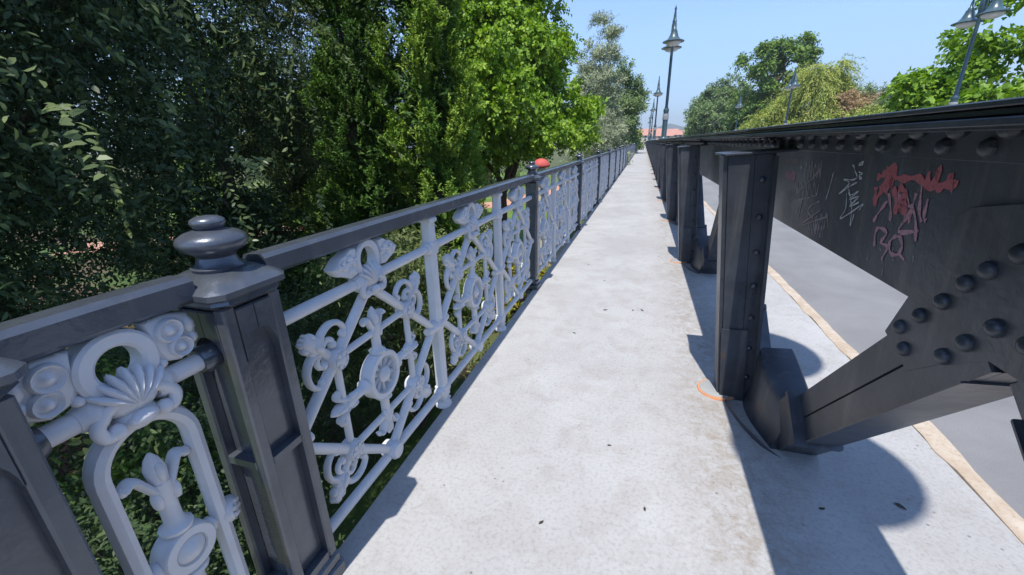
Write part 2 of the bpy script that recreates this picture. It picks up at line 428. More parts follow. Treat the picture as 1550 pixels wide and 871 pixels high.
q = MB(); q.loft(cap_rings(.084, 1.096)); me_cap2 = q.mesh('post_cap', M['dark'], 40)
q = MB(); q.lathe(finial_prof(.72, 1.174), n=20); me_fin2 = q.mesh('finial', M['dark'], 50)
def collar(h):
    q = MB(); q.lathe([(.036, h - .01), (.036, h + .018), (.030, h + .030)], (0, 0, 0), (0, 1, 0), 12); return q.mesh('bar_socket', M['dark'], 40)
me_col, me_col2 = collar(.086), collar(.055)
def put_post(y, big):
    o = obj('post', me_big if big else me_slim, rail, (0, y - YA, 0))
    obj('post_cap', me_cap if big else me_cap2, o); obj('finial', me_fin if big else me_fin2, o); 
    for v in (.955, .10):
        for sg in (0, PI):
            c_ = obj('bar_socket', me_col if big else me_col2, o, (0, 0, v)); c_.rotation_euler.z = sg

# light baluster between two panels
q = MB(); a = .029
q.box(-a, a, -a, a, .03, 1.10, .010)
q.lathe([(.048, 0), (.048, .014), (.040, .026), (.034, .034)], n=14)
q.box(-.036, .036, -.036, .036, .034, .05, .006); q.box(-.037, .037, -.037, .037, 1.085, 1.113, .006)
for z in (.955, .10):
    q.box(-.035, .035, -.035, .035, z - .040, z + .040, .010)
    for s in (-1, 1): q.lathe([(.034, .03), (.033, .046), (.027, .056)], (0, 0, z), (0, s, 0), 12)
q.ball((0, 0, .52), .044, 14, 8)
me_bal = q.mesh('baluster', M['silver'], 35)

# ---- parts of one star panel (local: u along the bridge, v up, w towards the walkway)
def disc(q, u, v, r=.042, t=.034):
    q.lathe([(r * .8, -t), (r, -t + .008), (r, t - .010), (r * .86, t - .002), (r * .72, t - .006), (r * .5, t - .004), (r * .3, t + .004), (.002, t + .006)], P3(u, v), (1, 0, 0), 16)
    for k in range(6):
        an = k * PI / 3
        for s in (1,): q.ball(P3(u + r * .55 * math.cos(an), v + r * .55 * math.sin(an), s * (t - .003)), (.007, .011, .011), 6, 4)
def star_lattice():
    q = MB(); T, Rr, B, L = (0, .925), (.485, .52), (0, .115), (-.485, .52)
    for a, b_ in ((T, Rr), (Rr, B), (B, L), (L, T)):
        q.tube([P3(*a), P3(*b_)], .0205, 12)
    A = .2425; lo, hi = .3175, .7225
    for a, b_ in (((-A, lo), (-A, hi)), ((A, lo), (A, hi)), ((-A, hi), (A, hi)), ((-A, lo), (A, lo))):
        q.tube([P3(*a), P3(*b_)], .0150, 10)
    for u in (-A, A):
        for v in (lo, hi): disc(q, u, v)
    for s in (-1, 1):                                            # conical sockets at the left and right corners
        q.lathe([(.030, .028), (.034, .02), (.030, .0), (.022, -.05), (.020, -.06)], P3(s * .478, .52), (0, s, 0), 12)
    q.lathe([(.026, -.045), (.040, -.032), (.042, .030), (.034, .042), (.015, .046)], P3(0, .115), (1, 0, 0), 14)
    q.box(-.020, .020, -.03, .03, .085, .13, .006)
    return q.mesh('lattice', M['silver'], 40)
def star_wheel(r=.108, n=10, v=.52):
    q = MB(); w = .030
    prof = [(r - .024, -w), (r - .004, -w), (r, -w + .005), (r, w - .005), (r - .004, w), (r - .024, w), (r - .027, w - .006), (r - .027, -w + .006)]
    m = 30
    q.loft([[P3(rr * math.cos(2 * PI * i / m), v + rr * math.sin(2 * PI * i / m), ww) for rr, ww in prof] for i in range(m)] + [[P3(rr, v, ww) for rr, ww in prof]], False)
    for k in range(n):
        an = 2 * PI * (k + .5) / n
        q.tube([P3(math.cos(an) * .02, v + math.sin(an) * .02), P3(math.cos(an) * (r - .02), v + math.sin(an) * (r - .02))], [(.012, .007), (.018, .012)], 6, flat=(1, 0, 0))
    q.lathe([(.020, -.036), (.034, -.026), (.036, .022), (.026, .032), (.012, .040), (.002, .044)], P3(0, v), (1, 0, 0), 14)
    return q.mesh('wheel', M['silver'], 40)
def curl(q, e0, pts, rad, ends=(True, True), br=.017):
    """flat strap with ball ends, pts in a 2-d frame (o, d1, d2)"""
    o, d1, d2 = e0
    PP = [P3(o[0] + d1[0] * a + d2[0] * b_, o[1] + d1[1] * a + d2[1] * b_) for a, b_ in pts]
    q.tube(PP, rad, 8, flat=(1, 0, 0))
    if ends[0]: q.ball(PP[0], br, 8, 6)
    if ends[1]: q.ball(PP[-1], br, 8, 6)
def smooth_path(pts, k=4):
    out = []; n_ = len(pts)
    for i in range(n_ - 1):
        p0, p1, p2, p3 = pts[max(i - 1, 0)], pts[i], pts[i + 1], pts[min(i + 2, n_ - 1)]
        for j in range(k):
            t = j / k
            out.append(tuple(.5 * (2 * b_ + (c - a) * t + (2 * a - 5 * b_ + 4 * c - d) * t * t + (-a + 3 * b_ - 3 * c + d) * t ** 3) for a, b_, c, d in zip(p0, p1, p2, p3)))
    out.append(pts[-1]); return out
def scroll_orn(o, d1):
    """acanthus head between two C-scrolls growing out of a rod joint along d1"""
    q = MB(); d2 = (-d1[1], d1[0]); fr = (o, d1, d2)
    D1, D2 = Vector(P3(*d1)), Vector(P3(*d2)); O = Vector(P3(*o))
    for s in (-1, 1):
        sp = smooth_path([(.100, s * .012), (.118, s * .045), (.104, s * .092), (.066, s * .118), (.026, s * .116), (.018, s * .094)])
        n_ = len(sp); curl(q, fr, sp, [(.018 - .005 * i / n_, .0135 - .004 * i / n_) for i in range(n_)], (False, True), .0165)
        sp = smooth_path([(.088, s * .010), (.085, s * .040), (.062, s * .052), (.046, s * .040)])
        curl(q, fr, sp, .011, (False, True), .017)
        q.ball(O + D1 * .158 + D2 * (s * .026), (.017, .020, .012), 8, 5, (X, D1, D2))
        q.ball(O + D1 * .128 + D2 * (s * .022), (.019, .022, .014), 8, 5, (X, D1, D2))
    pts = [(.03, .018), (.07, .016), (.10, .024), (.13, .030), (.155, .024), (.182, .026), (.190, .018)]
    q.tube([O + D1 * a for a, r in pts], [(r * .85, r) for a, r in pts], 8, flat=(1, 0, 0))
    q.ball(O + D1 * .115 + X * .018, (.012, .034, .014), 8, 5, (X, D1, D2))
    for k in range(-1, 2): q.ball(O + D1 * .186 + D2 * (.016 * k), (.014, .012, .009), 7, 4, (X, D1, D2))
    return q.mesh('scroll_ornament', M['silver'], 50)
def spindle(d, r0=.10, flip=1.0, o=(0, .52), L=.135):
    """turned arm from the wheel ending in an opened leaf"""
    q = MB(); d2 = (-d[1], d[0]); D, D2, O = Vector(P3(*d)), Vector(P3(*d2)), Vector(P3(*o))
    q.lathe([(.022, r0), (.034, r0 + .006), (.036, r0 + .016), (.026, r0 + .024), (.020, r0 + .034), (.0195, r0 + L * .7), (.024, r0 + L * .8), (.022, r0 + L)], O, D, 12)
    for s in (-1, 1):
        sp = smooth_path([(r0 + L * .80, s * .010), (r0 + L + .010, s * .030), (r0 + L + .040, s * .048), (r0 + L + .030, s * .066)])
        curl(q, (o, d, d2), sp, [(.020, .010)] * len(sp), (False, True), .013)
        q.ball(O + D * (r0 + L * .74) + D2 * (s * .020) + X * .008, (.016, .030, .011), 8, 5, (X, D, D2))
    q.tube([O + D * (r0 + L * .8), O + D * (r0 + L + .035), O + D * (r0 + L + .06), O + D * (r0 + L + .078)], [(.020, .016), (.024, .022), (.017, .015), (.004, .004)], 8, flat=(1, 0, 0))
    q.ball(O + D * (r0 + L + .03) + X * .018, (.010, .030, .010), 7, 4, (X, D, D2))
    return q.mesh('spindle', M['silver'], 50)
def top_ring(R_, r, v, d=.024):
    q = MB(); m = 32
    prof = [(-r, -d * .75), (-r * .6, -d), (r * .6, -d), (r, -d * .75), (r, d * .75), (r * .6, d), (-r * .6, d), (-r, d * .75)]
    rr = [[P3((R_ + a) * math.cos(2 * PI * i / m), v + (R_ + a) * math.sin(2 * PI * i / m), w) for a, w in prof] for i in range(m)]
    q.loft(rr + [rr[0]], False)
    return q.mesh('ring', M['silver'], 40)
def palmette(v=.965, s=1.0):
    q = MB()
    for k in range(-3, 4):
        an = k * .30
        dv = Vector(P3(math.sin(an), math.cos(an))); sv = Vector(P3(math.cos(an), -math.sin(an)))
        q.ball(Vector(P3(0, v - .022 * s)) + dv * (.038 * s) + X * (.020 * s), (.028 * s, .0105 * s, .047 * s), 8, 6, (X, sv, dv))
    q.ball(P3(0, v - .012 * s), (.040 * s, .058 * s, .036 * s), 12, 7)
    for d in (-1, 1):
        q.lathe([(.032, .045 * s), (.038, .052 * s), (.038, .066 * s), (.028, .076 * s), (.024, .086 * s)], P3(0, .955), (0, d, 0), 12)
        sp = smooth_path([(.010, .030), (.045, .024), (.070, -.004), (.062, -.030), (.044, -.028)])
        PP = [P3(d * a * s, v - .03 * s + b_ * s, .026 * s) for a, b_ in sp]
        q.tube(PP, .013 * s, 8, flat=(1, 0, 0)); q.ball(PP[-1], .017 * s, 8, 6)
    q.lathe([(.030 * s, .0), (.040 * s, .010 * s), (.040 * s, .03 * s), (.030 * s, .042 * s)], P3(0, v - .075 * s), (0, 0, 1), 14)
    q.ball(P3(0, v - .05 * s, .034 * s), (.018 * s, .030 * s, .016 * s), 8, 5)
    return q.mesh('palmette', M['silver'], 50)
def leaf_wing(s):
    q = MB()
    poly = [(s * .066, 1.100), (s * .100, 1.104), (s * .128, 1.088), (s * .160, 1.080), (s * .205, 1.046), (s * .178, 1.016), (s * .145, 1.006), (s * .110, .990), (s * .072, .996), (s * .078, 1.04)]
    if s < 0: poly = poly[::-1]
    q.prism(poly, .024, bev=.009)
    for u, v, r in ((.112, 1.066, .020), (.140, 1.042, .020), (.170, 1.048, .016), (.108, 1.020, .018), (.150, 1.062, .013), (.090, 1.045, .014)):
        q.ball(P3(s * u, v, .022), (.012, r, r * .8), 9, 5); q.ball(P3(s * u, v, -.022), (.012, r, r * .8), 7, 4)
    q.tube([P3(s * .075, 1.06, .024), P3(s * .13, 1.052, .028), P3(s * .195, 1.044, .022)], [.007, .006, .003], 6)
    return q.mesh('leaf_wing', M['silver'], 50)
def bars(h):
    q = MB()
    q.tube([P3(-h, 0), P3(h, 0)], .0215, 12)
    return q.mesh('bar', M['silver'], 40)
ORN = [scroll_orn((a * .2425, .52 + b_ * .2025), (a * .70, b_ * .714)) for a in (-1, 1) for b_ in (-1, 1)]
SPN = [spindle((0, 1)), spindle((0, -1)), spindle((1, 0)), spindle((-1, 0))]
PANEL = [('lattice', star_lattice()), ('wheel', star_wheel()), ('ring', top_ring(.062, .0145, 1.040)), ('palmette', palmette()), ('leaf_wing', leaf_wing(-1)), ('leaf_wing', leaf_wing(1))]
PANEL += [('scroll_ornament', m_) for m_ in ORN] + [('spindle', m_) for m_ in SPN]
me_bars = bars(PITCH / 2 - .02)
def put_panel(y):
    o = obj('ornamental_panel', PANEL[0][1], rail, (0, y - YA, 0))
    for v in (.955, .100): obj('bar', me_bars, o, (0, 0, v))
    for nme, m_ in PANEL[1:]: obj(nme, m_, o)
# the same panel as a single mesh for the far bays
def joined(meshes, name):
    q = MB()
    for m_, dz in meshes:
        b_ = len(q.v); q.v += [(v.co.x, v.co.y, v.co.z + dz) for v in m_.vertices]
        for p_ in m_.polygons: q.f.append([b_ + i for i in p_.vertices]); q.mi.append(0)
    return q.mesh(name, M['silver'], 45)
me_far = joined([(me_bars, .955), (me_bars, .100)] + [(m_, 0) for _, m_ in PANEL], 'ornamental_panel')

# narrow arched panel between the two near pilasters
YN = .485 - .012; Y00 = .218
def narrow_panel():
    h = .17
    q = MB(); A = .094                                              # looped frame, square bar with eased edges
    path = [(A * math.sin(t), .805 + .095 * math.cos(t)) for t in np.linspace(-PI / 2, PI / 2, 17)]
    path += [(A, v) for v in np.linspace(.74, .30, 8)]
    path += [(A * math.sin(t), .235 + .095 * math.cos(t)) for t in np.linspace(PI / 2, 3 * PI / 2, 17)]
    path += [(-A, v) for v in np.linspace(.30, .74, 8)]
    q.tube([P3(*p_) for p_ in path], [(.026, .0195)] * len(path), 8, closed=True, flat=(1, 0, 0))
    o = q.build('ornamental_panel', M['silver'], rail, 30); o.location = (0, YN - YA, 0)
    q = MB(); q.tube([P3(-h, 0), P3(h, 0)], .0225, 12); mb_ = q.mesh('bar', M['silver'], 40)
    for v in (.955, .100): obj('bar', mb_, o, (0, 0, v))
    obj('wheel', star_wheel(.062, 8), o); obj('ring', top_ring(.0585, .0175, 1.036, .026), o); obj('palmette', palmette(.968, 1.05), o)
    for d in (1, -1): obj('spindle', spindle((0, d), .058, L=.15), o)
    for s in (-1, 1):                                               # rosettes on the loop's flanks, linked to the wheel
        q = MB()
        q.lathe([(.022, -.022), (.034, -.010), (.036, .010), (.030, .022), (.018, .018), (.008, .026), (.001, .028)], P3(s * (A + .020), .52), (.75, s * .66, 0), 16)
        for k in range(6):
            ax = Vector((.75, s * .66, 0)).normalized(); e1 = ZV; e2 = ax.cross(e1); an = k * PI / 3
            q.ball(Vector(P3(s * (A + .02), .52)) + ax * .021 + (e1 * math.cos(an) + e2 * math.sin(an)) * .020, (.006, .009, .009), 6, 4)
        q.lathe([(.014, .055), (.022, .062), (.022, .070), (.014, .078), (.014, .10)], P3(0, .52), (0, s, 0), 10)
        q.build('rosette', M['silver'], o, 50)
    for s in (-1, 1):                                               # scrolled corner leaves with two volutes each
        q = MB()
        poly = [(s * .060, 1.102), (s * .110, 1.106), (s * .158, 1.092), (s * .166, 1.040), (s * .150, 1.000), (s * .118, .986), (s * .088, .996), (s * .070, 1.03)]
        if s < 0: poly = poly[::-1]
        q.prism(poly, .016, bev=.007)
        for u, v, r in ((.106, 1.068, .029), (.120, 1.022, .026)):
            pr = [(r, .0), (r, .012), (r * .86, .018), (r * .70, .012), (r * .62, .008), (r * .42, .010), (r * .30, .018), (.001, .022)]
            q.lathe(pr, P3(s * u, v, .012), (1, 0, 0), 16); q.lathe(pr, P3(s * u, v, -.012), (-1, 0, 0), 12)
        q.ball(P3(s * .150, 1.062, .010), (.016, .016, .024), 8, 5); q.ball(P3(s * .152, 1.030, .010), (.015, .014, .016), 8, 5); q.ball(P3(s * .076, .998, .01), (.014, .012, .012), 8, 5)
        PP = [P3(s * a, b_, .006) for a, b_ in smooth_path([(.072, 1.100), (.082, 1.075), (.074, 1.04), (.084, 1.00)])]
        q.tube(PP, .009, 6)
        q.build('volute_leaf', M['silver'], o, 50)
narrow_panel()
put_post(Y00, True); put_post(YA, True)
def put_rail(y0, y1): obj('handrail', handrail_mesh(y1 - y0), rail, (0, y0 - YA, 0))
put_rail(-.95, Y00 - .10); put_rail(Y00 + .10, YA - .10)
me_rail = handrail_mesh(3.22 - .156); put_rail(YA + .10, yb(0) - .075)
NB = 44
bal = [YA + 1.105, YA + 2.18]
for y in bal: obj('baluster', me_bal, rail, (0, y - YA, 0))
put_panel((YA + bal[0]) / 2 + .02); put_panel((bal[0] + bal[1]) / 2); put_panel((bal[1] + yb(0)) / 2 - .005)
npan = 4
for i in range(NB):
    put_post(yb(i), False) if i < 20 else obj('post', me_slim, rail, (0, yb(i) - YA, 0))
    if i == NB - 1: break
    obj('handrail', me_rail, rail, (0, yb(i) + .078 - YA, 0))
    for k in (1, 2):
        if i < 30: obj('baluster', me_bal, rail, (0, yb(i) + 3.22 * k / 3 - YA, 0))
    for k in range(3):
        y = yb(i) + 3.22 * (k + .5) / 3
        if i < 1: put_panel(y)
        elif npan + 3 < 97 and i < 31: obj('ornamental_panel', me_far, rail, (0, y - YA, 0))
        npan += 1

# ------------------------------------------------------------------ steel girder
BAY = 2.99; YR = 2.37; XW = .80; NBAY = 50
gird = thing('bridge_girder', 'long dark riveted steel girder of plates and diagonals on the right of the walkway', 'girder', (XW, YR, 0))
gird.rotation_euler = (0, -math.atan(.065), 0)                       # the old girder leans a little towards the walkway
def rivet(q, o, ax, r=.019, n=8):
    q.lathe([(r, -.002), (r * .97, r * .30), (r * .72, r * .66), (r * .35, r * .86), (.001, r * .92)], o, ax, n)
# local coordinates: x from the web plane, y from a stiffener, z up; one bay runs y = 0..BAY
q = MB(); L0, L1 = 0, BAY
q.box(-.20, .24, L0, L1, 1.476, 1.489, .002); q.box(-.185, .225, L0, L1, 1.4905, 1.502, .002); q.box(-.20, .24, L0, L1, 1.5035, 1.514, .002)
q.box(-.012, -.0005, L0, L1, 1.396, 1.476, .002); q.box(-.105, -.013, L0, L1, 1.4645, 1.4755, .002)
q.box(.0125, .026, L0, L1, 1.396, 1.4755, .002)
nr = 21
for i in range(nr):
    y = BAY * (i + .5) / nr
    rivet(q, (-.012, y, 1.426), (-1, 0, 0), .021); rivet(q, (-.060, y + .02, 1.4645), (0, 0, -1), .020)
me_chord = q.mesh('top_chord', M['steel'], 30)
q = MB(); q.box(0, .012, 0, BAY, 1.03, 1.475); me_web = q.mesh('web_plate', M['steel'], 0)

q = MB()                                                            # stiffener, leaning out towards the walkway at the top
def lean(z): return -.065 * z / 1.4
def slab_x(x0, x1, y0, y1, z0, z1):
    vs = [(x + lean(z) * (1 - max(0, min(1, (x + .27) / .27))), y, z) for z in (z0, z1) for y in (y0, y1) for x in (x0, x1)]
    q.add(vs, [(0, 2, 3, 1), (4, 5, 7, 6), (0, 1, 5, 4), (2, 6, 7, 3), (0, 4, 6, 2), (1, 3, 7, 5)])
slab_x(-.245, -.078, .0, .014, -.1, 1.392)   # web of the stiffener
slab_x(-.262, -.246, -.005, .105, .0, 1.392)                          # outer flange facing the walkway
slab_x(-.244, -.15, -.016, -.002, .0, 1.392)                          # face plate
slab_x(-.148, -.075, -.0125, -.002, .0, 1.39)                         # angle riveted to the web
slab_x(-.090, -.0755, -.060, -.0135, -.1, 1.38)
slab_x(-.252, -.13, -.032, -.0175, .0, .46)                           # doubler plate at the foot
for k in range(7):
    z = .16 + k * .185; rivet(q, (-.118 + lean(z) * .42, -.0125, z), (0, -1, 0), .017)
me_stif = q.mesh('stiffener', M['steel'], 30)
q = MB(); q.box(-.32, .0, -.035, .30, 1.394, 1.405, .002); me_shelf = q.mesh('cap_plate', M['steel'], 30)
q = MB(); q.lathe([(.098, .004), (.098, .012), (.09, .016), (.004, .016)], (-.255, .05, .020), n=24); me_foot = q.mesh('foot_plate', M['galv'], 30)
q = MB(); q.lathe([(.116, .0), (.110, .011), (.0985, .012), (.0985, .002)], (-.255, .05, .019), n=24); me_seal = q.mesh('sealant_ring', M['rust'], 30)

# diagonals: local y runs from the stiffener, sgn = -1 goes towards -y
apex = BAY - 1.40
def diag_pt(t, off=0.0):
    """axis of the diagonal from (y=.47, z=.226) with slope 1.12, off = across"""
    dy, dz = .697, .717
    return (.54 + dy * t - dz * off, .271 + dz * t + dy * off)
def diagonal(sg):
    q = MB()
    def bar(o0, o1, x0, x1, t0, t1, c=.003):
        A = [diag_pt(t0, o0), diag_pt(t0, o1), diag_pt(t1, o1), diag_pt(t1, o0)]
        A = [(sg * a, b_) for a, b_ in A]
        q.prism(A, (x1 - x0) / 2, ((x0 + x1) / 2, 0, 0), bev=c)
    for o0, o1 in ((-.102, -.0035), (.0035, .102)):
        bar(o0, o1, -.012, .004, -.55, 1.10)
    bar(-.102, .102, .0055, .10, -.55, 1.10)
    bar(-.108, -.1025, -.026, .10, .03, 1.03)
    return q.mesh('diagonal', M['steel'], 30)
def shoe(sg):
    q = MB()
    for t0, t1, e, xx in ((-.025, .010, .122, .030), (-.64, -.027, .110, .022)):
        A = [diag_pt(t0, -e), diag_pt(t0, e), diag_pt(t1, e), diag_pt(t1, -e)]
        q.prism([(sg * a, b_) for a, b_ in A], .075 + xx / 2, (.045 - xx / 2, 0, 0), bev=.006)
    # node plate between the stiffener and the diagonal, standing out of the slab
    if sg > 0: return q.mesh('shoe', M['steel'], 35)
    st = smooth_path([(.016, -.078, .355), (.10, -.088, .335), (.20, -.084, .30), (.30, -.066, .265), (.38, -.046, .245), (.43, -.034, .235)], 4)
    q.loft([[(a, sg * y, z) for a, z in ((x - .055, -.12), (x - .050, .015), (x - .022, .085), (x - .004, h - .035), (x + .012, h - .008), (x + .035, h), (.085, h), (.095, h - .012), (.095, -.12))] for y, x, h in st])
    # raised rim of the opening in the slab
    pts = smooth_path([(-.22, .02), (-.205, .13), (-.17, .28), (-.11, .42), (-.03, .50), (.04, .52)], 5)
    q.loft([[(x, sg * y, -.08), (x - .016, sg * y, -.08), (x - .016, sg * y, .018 - k), (x - .008, sg * y, .030 - k), (x, sg * y, .018 - k)] for x, y, k in [(x, y, max(0, (x + .13) * .30)) for x, y in pts]])
    return q.mesh('shoe', M['steel'], 35)
q = MB()                                                            # gusset at the apex, lapping the web plate
gp = [(.0, 1.34), (-.20, 1.30), (-.345, 1.025), (-.407, .905), (-.275, .845), (-.155, .935), (-.035, 1.005), (.0, 1.005)]
gp = gp + [(-a, b_) for a, b_ in gp[-2:0:-1]]
q.prism(gp, .0065, (-.0072, apex, 0), bev=.002)
q.prism([(-.14, 1.13), (.0, .992), (.14, 1.13), (.14, 1.25), (-.14, 1.25)], .045, (.055, apex, 0), bev=.002)
for s in (-1, 1):
    for y, z in ((.035, 1.235), (.098, 1.184), (.148, 1.138), (.203, 1.075), (.269, 1.011), (.337, .949), (.157, .952), (.103, 1.014), (.041, 1.078), (.30, .90)):
        rivet(q, (-.013, apex - s * y, z), (-1, 0, 0), .021, 10)
me_gus = q.mesh('gusset_plate', M['steel'], 30)
D = {s: diagonal(s) for s in (-1, 1)}; S = {s: shoe(s) for s in (-1, 1)}
for i in range(-2, NBAY):
    y = BAY * i
    o = obj('top_chord', me_chord, gird, (0, y, 0))
    w = obj('web_plate', me_web, gird, (0, y, 0))
    if i == -1: web0 = w
    obj('gusset_plate', me_gus, w)
    o = obj('stiffener', me_stif, gird, (0, y, 0)); obj('cap_plate', me_shelf, o)
    if i < 20 and i > -2: obj('foot_plate', me_foot, o); obj('sealant_ring', me_seal, o)
    if i < 46:
        for s in (-1, 1):
            d = obj('diagonal', D[s], gird, (0, y + (BAY - 2.80 if s > 0 else 0), 0)); obj('shoe', S[s], d)

# graffiti scrawled with markers on the web plate of the nearest bay  (strokes given as y, z on the plate)
def strokes(name, mat, S_, w):
    q = MB()
    S_ = [s for s in S_ if min(z for y, z in s) > 1.045]
    S_ = [[(y if y < 2.25 else 2.25 + (y - 2.25) * .45, z) for y, z in s] for s in S_]
    for n_, s in enumerate(S_):
        sp = smooth_path(s, 4) if len(s) > 2 else s
        L, Rr = [], []
        for i, (y, z) in enumerate(sp):
            a, b_ = sp[max(i - 1, 0)], sp[min(i + 1, len(sp) - 1)]
            t = Vector((b_[0] - a[0], b_[1] - a[1])); t = t.normalized() if t.length > 1e-6 else Vector((1, 0))
            ww = w * (.75 + .35 * math.sin(i * 1.3 + n_))
            xx = -.0010 - .00012 * (n_ % 9)
            L.append((xx, y - (YR - BAY) - t.y * ww, z + t.x * ww)); Rr.append((xx, y - (YR - BAY) + t.y * ww, z - t.x * ww))
        for i in range(len(sp) - 1): q.add([L[i], L[i + 1], Rr[i + 1], Rr[i]], [(0, 1, 2, 3)])
    return q.build(name, mat, web0, 0)
strokes('graffiti', M['chalk_white'], [[(1.714,1.372),(1.736,1.368),(1.743,1.358),(1.716,1.366)],[(1.791,1.353),(1.783,1.358),(1.767,1.341),(1.742,1.32),(1.774,1.308),(1.841,1.304),(1.791,1.295),(1.862,1.25),(1.787,1.284),(1.736,1.303)],[(1.735,1.337),(1.709,1.335),(1.73,1.326),(1.706,1.319),(1.726,1.316)],[(1.797,1.286),(1.773,1.255),(1.714,1.276),(1.77,1.24),(1.705,1.259),(1.761,1.217),(1.698,1.24)],[(1.8,1.259),(1.787,1.205),(1.817,1.164),(1.739,1.2),(1.667,1.239),(1.688,1.215),(1.672,1.23)],[(1.783,1.274),(1.741,1.212),(1.729,1.153),(1.717,1.195)],[(1.937,1.323),(1.949,1.271),(1.969,1.215)],[(2.372,1.329),(2.347,1.314),(2.334,1.336)]], 0.0028)
strokes('graffiti', M['chalk_red'], [[(1.611,1.33),(1.584,1.336),(1.562,1.351),(1.52,1.366),(1.521,1.34),(1.56,1.303),(1.591,1.264),(1.592,1.241)],[(1.605,1.301),(1.601,1.275),(1.593,1.243)],[(1.563,1.354),(1.519,1.362),(1.531,1.311),(1.519,1.335),(1.556,1.292)],[(1.509,1.336),(1.46,1.337),(1.4,1.344),(1.359,1.323)],[(1.36,1.364),(1.357,1.328),(1.335,1.333),(1.326,1.373),(1.318,1.327),(1.287,1.34),(1.271,1.36),(1.276,1.339),(1.256,1.342),(1.267,1.325)],[(1.36,1.325),(1.316,1.332),(1.263,1.341)],[(1.508,1.308),(1.48,1.273),(1.471,1.235)],[(1.48,1.314),(1.441,1.299),(1.461,1.275),(1.43,1.269),(1.462,1.253),(1.418,1.249)],[(1.58,1.295),(1.549,1.332),(1.527,1.356)],[(1.543,1.287),(1.532,1.328),(1.517,1.357)]], 0.012)
strokes('graffiti', M['chalk_pink'], [[(1.528,1.289),(1.501,1.247),(1.493,1.212)],[(1.45,1.309),(1.417,1.27),(1.427,1.237)],[(1.394,1.304),(1.405,1.251),(1.439,1.191),(1.35,1.211)],[(1.379,1.331),(1.367,1.267),(1.347,1.235)],[(1.341,1.296),(1.341,1.251),(1.329,1.241)],[(1.525,1.267),(1.556,1.233),(1.583,1.194)],[(1.408,1.272),(1.374,1.24),(1.352,1.182)],[(1.549,1.122),(1.557,1.167),(1.537,1.183),(1.494,1.175),(1.516,1.142),(1.477,1.136),(1.494,1.093)],[(1.448,1.175),(1.47,1.152),(1.454,1.124),(1.42,1.127),(1.405,1.153),(1.424,1.177),(1.448,1.175)],[(1.417,1.133),(1.384,1.121)],[(1.496,1.301),(1.478,1.269),(1.482,1.294),(1.463,1.261),(1.468,1.288),(1.451,1.258),(1.452,1.276),(1.435,1.244),(1.439,1.271),(1.423,1.242),(1.428,1.269),(1.409,1.233),(1.414,1.261),(1.396,1.226),(1.401,1.252)],[(1.48,1.313),(1.468,1.288),(1.469,1.301),(1.456,1.274),(1.457,1.285),(1.443,1.258),(1.443,1.267),(1.431,1.242),(1.432,1.254),(1.42,1.23)]], 0.007)
strokes('graffiti', M['chalk_pink'], [[(2.846,1.288),(2.797,1.269),(2.767,1.292),(2.721,1.273),(2.693,1.296),(2.649,1.275),(2.623,1.298),(2.581,1.279),(2.556,1.299),(2.516,1.281)],[(2.825,1.278),(2.776,1.25),(2.75,1.275),(2.707,1.257),(2.681,1.278),(2.638,1.255),(2.616,1.281),(2.575,1.26),(2.553,1.282),(2.515,1.263)],[(2.674,1.267),(2.641,1.253),(2.62,1.268),(2.587,1.253),(2.568,1.27),(2.536,1.253),(2.518,1.27)]], 0.008)
strokes('graffiti', M['chalk_grey'], [[(2.886,1.356),(2.838,1.317),(2.823,1.355),(2.781,1.325),(2.765,1.358),(2.721,1.321),(2.708,1.359),(2.667,1.325),(2.654,1.358),(2.616,1.33),(2.602,1.36),(2.564,1.328),(2.551,1.357),(2.517,1.334),(2.505,1.362)],[(2.672,1.144),(2.69,1.188),(2.638,1.195),(2.637,1.175),(2.67,1.166),(2.608,1.149)],[(2.56,1.201),(2.581,1.17),(2.527,1.162),(2.509,1.198),(2.56,1.201)],[(2.475,1.211),(2.461,1.174),(2.408,1.18),(2.426,1.263),(2.459,1.232),(2.351,1.219)],[(2.281,1.347),(2.234,1.277),(2.242,1.348),(2.195,1.277),(2.202,1.34),(2.161,1.284),(2.171,1.356),(2.124,1.279),(2.133,1.347),(2.093,1.289),(2.1,1.351),(2.061,1.293),(2.071,1.36)],[(2.061,1.334),(2.157,1.276),(2.359,1.205),(2.266,1.179),(2.069,1.22)],[(2.406,1.252),(2.341,1.172),(2.34,1.25),(2.28,1.179),(2.278,1.252),(2.228,1.202),(2.223,1.262),(2.174,1.209),(2.166,1.261),(2.119,1.209),(2.118,1.272),(2.072,1.219),(2.066,1.267)],[(2.235,1.354),(2.247,1.26),(2.237,1.139),(2.294,1.042)],[(2.335,1.11),(2.247,1.164),(2.224,1.202),(2.261,1.099)],[(2.029,1.2),(2.115,1.169),(2.139,1.14),(2.089,1.131),(2.005,1.165),(2.202,1.068),(1.923,1.155)],[(2.143,1.123),(2.092,1.066),(2.092,1.136),(2.039,1.07),(2.039,1.139),(1.994,1.09),(1.993,1.152),(1.948,1.099),(1.949,1.164),(1.906,1.112)],[(2.089,1.102),(2.054,1.052),(2.059,1.103),(2.027,1.06),(2.031,1.107),(2.0,1.065),(2.002,1.103),(1.97,1.058),(1.976,1.107),(1.946,1.065)],[(2.31,1.081),(2.276,1.082),(2.289,1.043)]], 0.004)
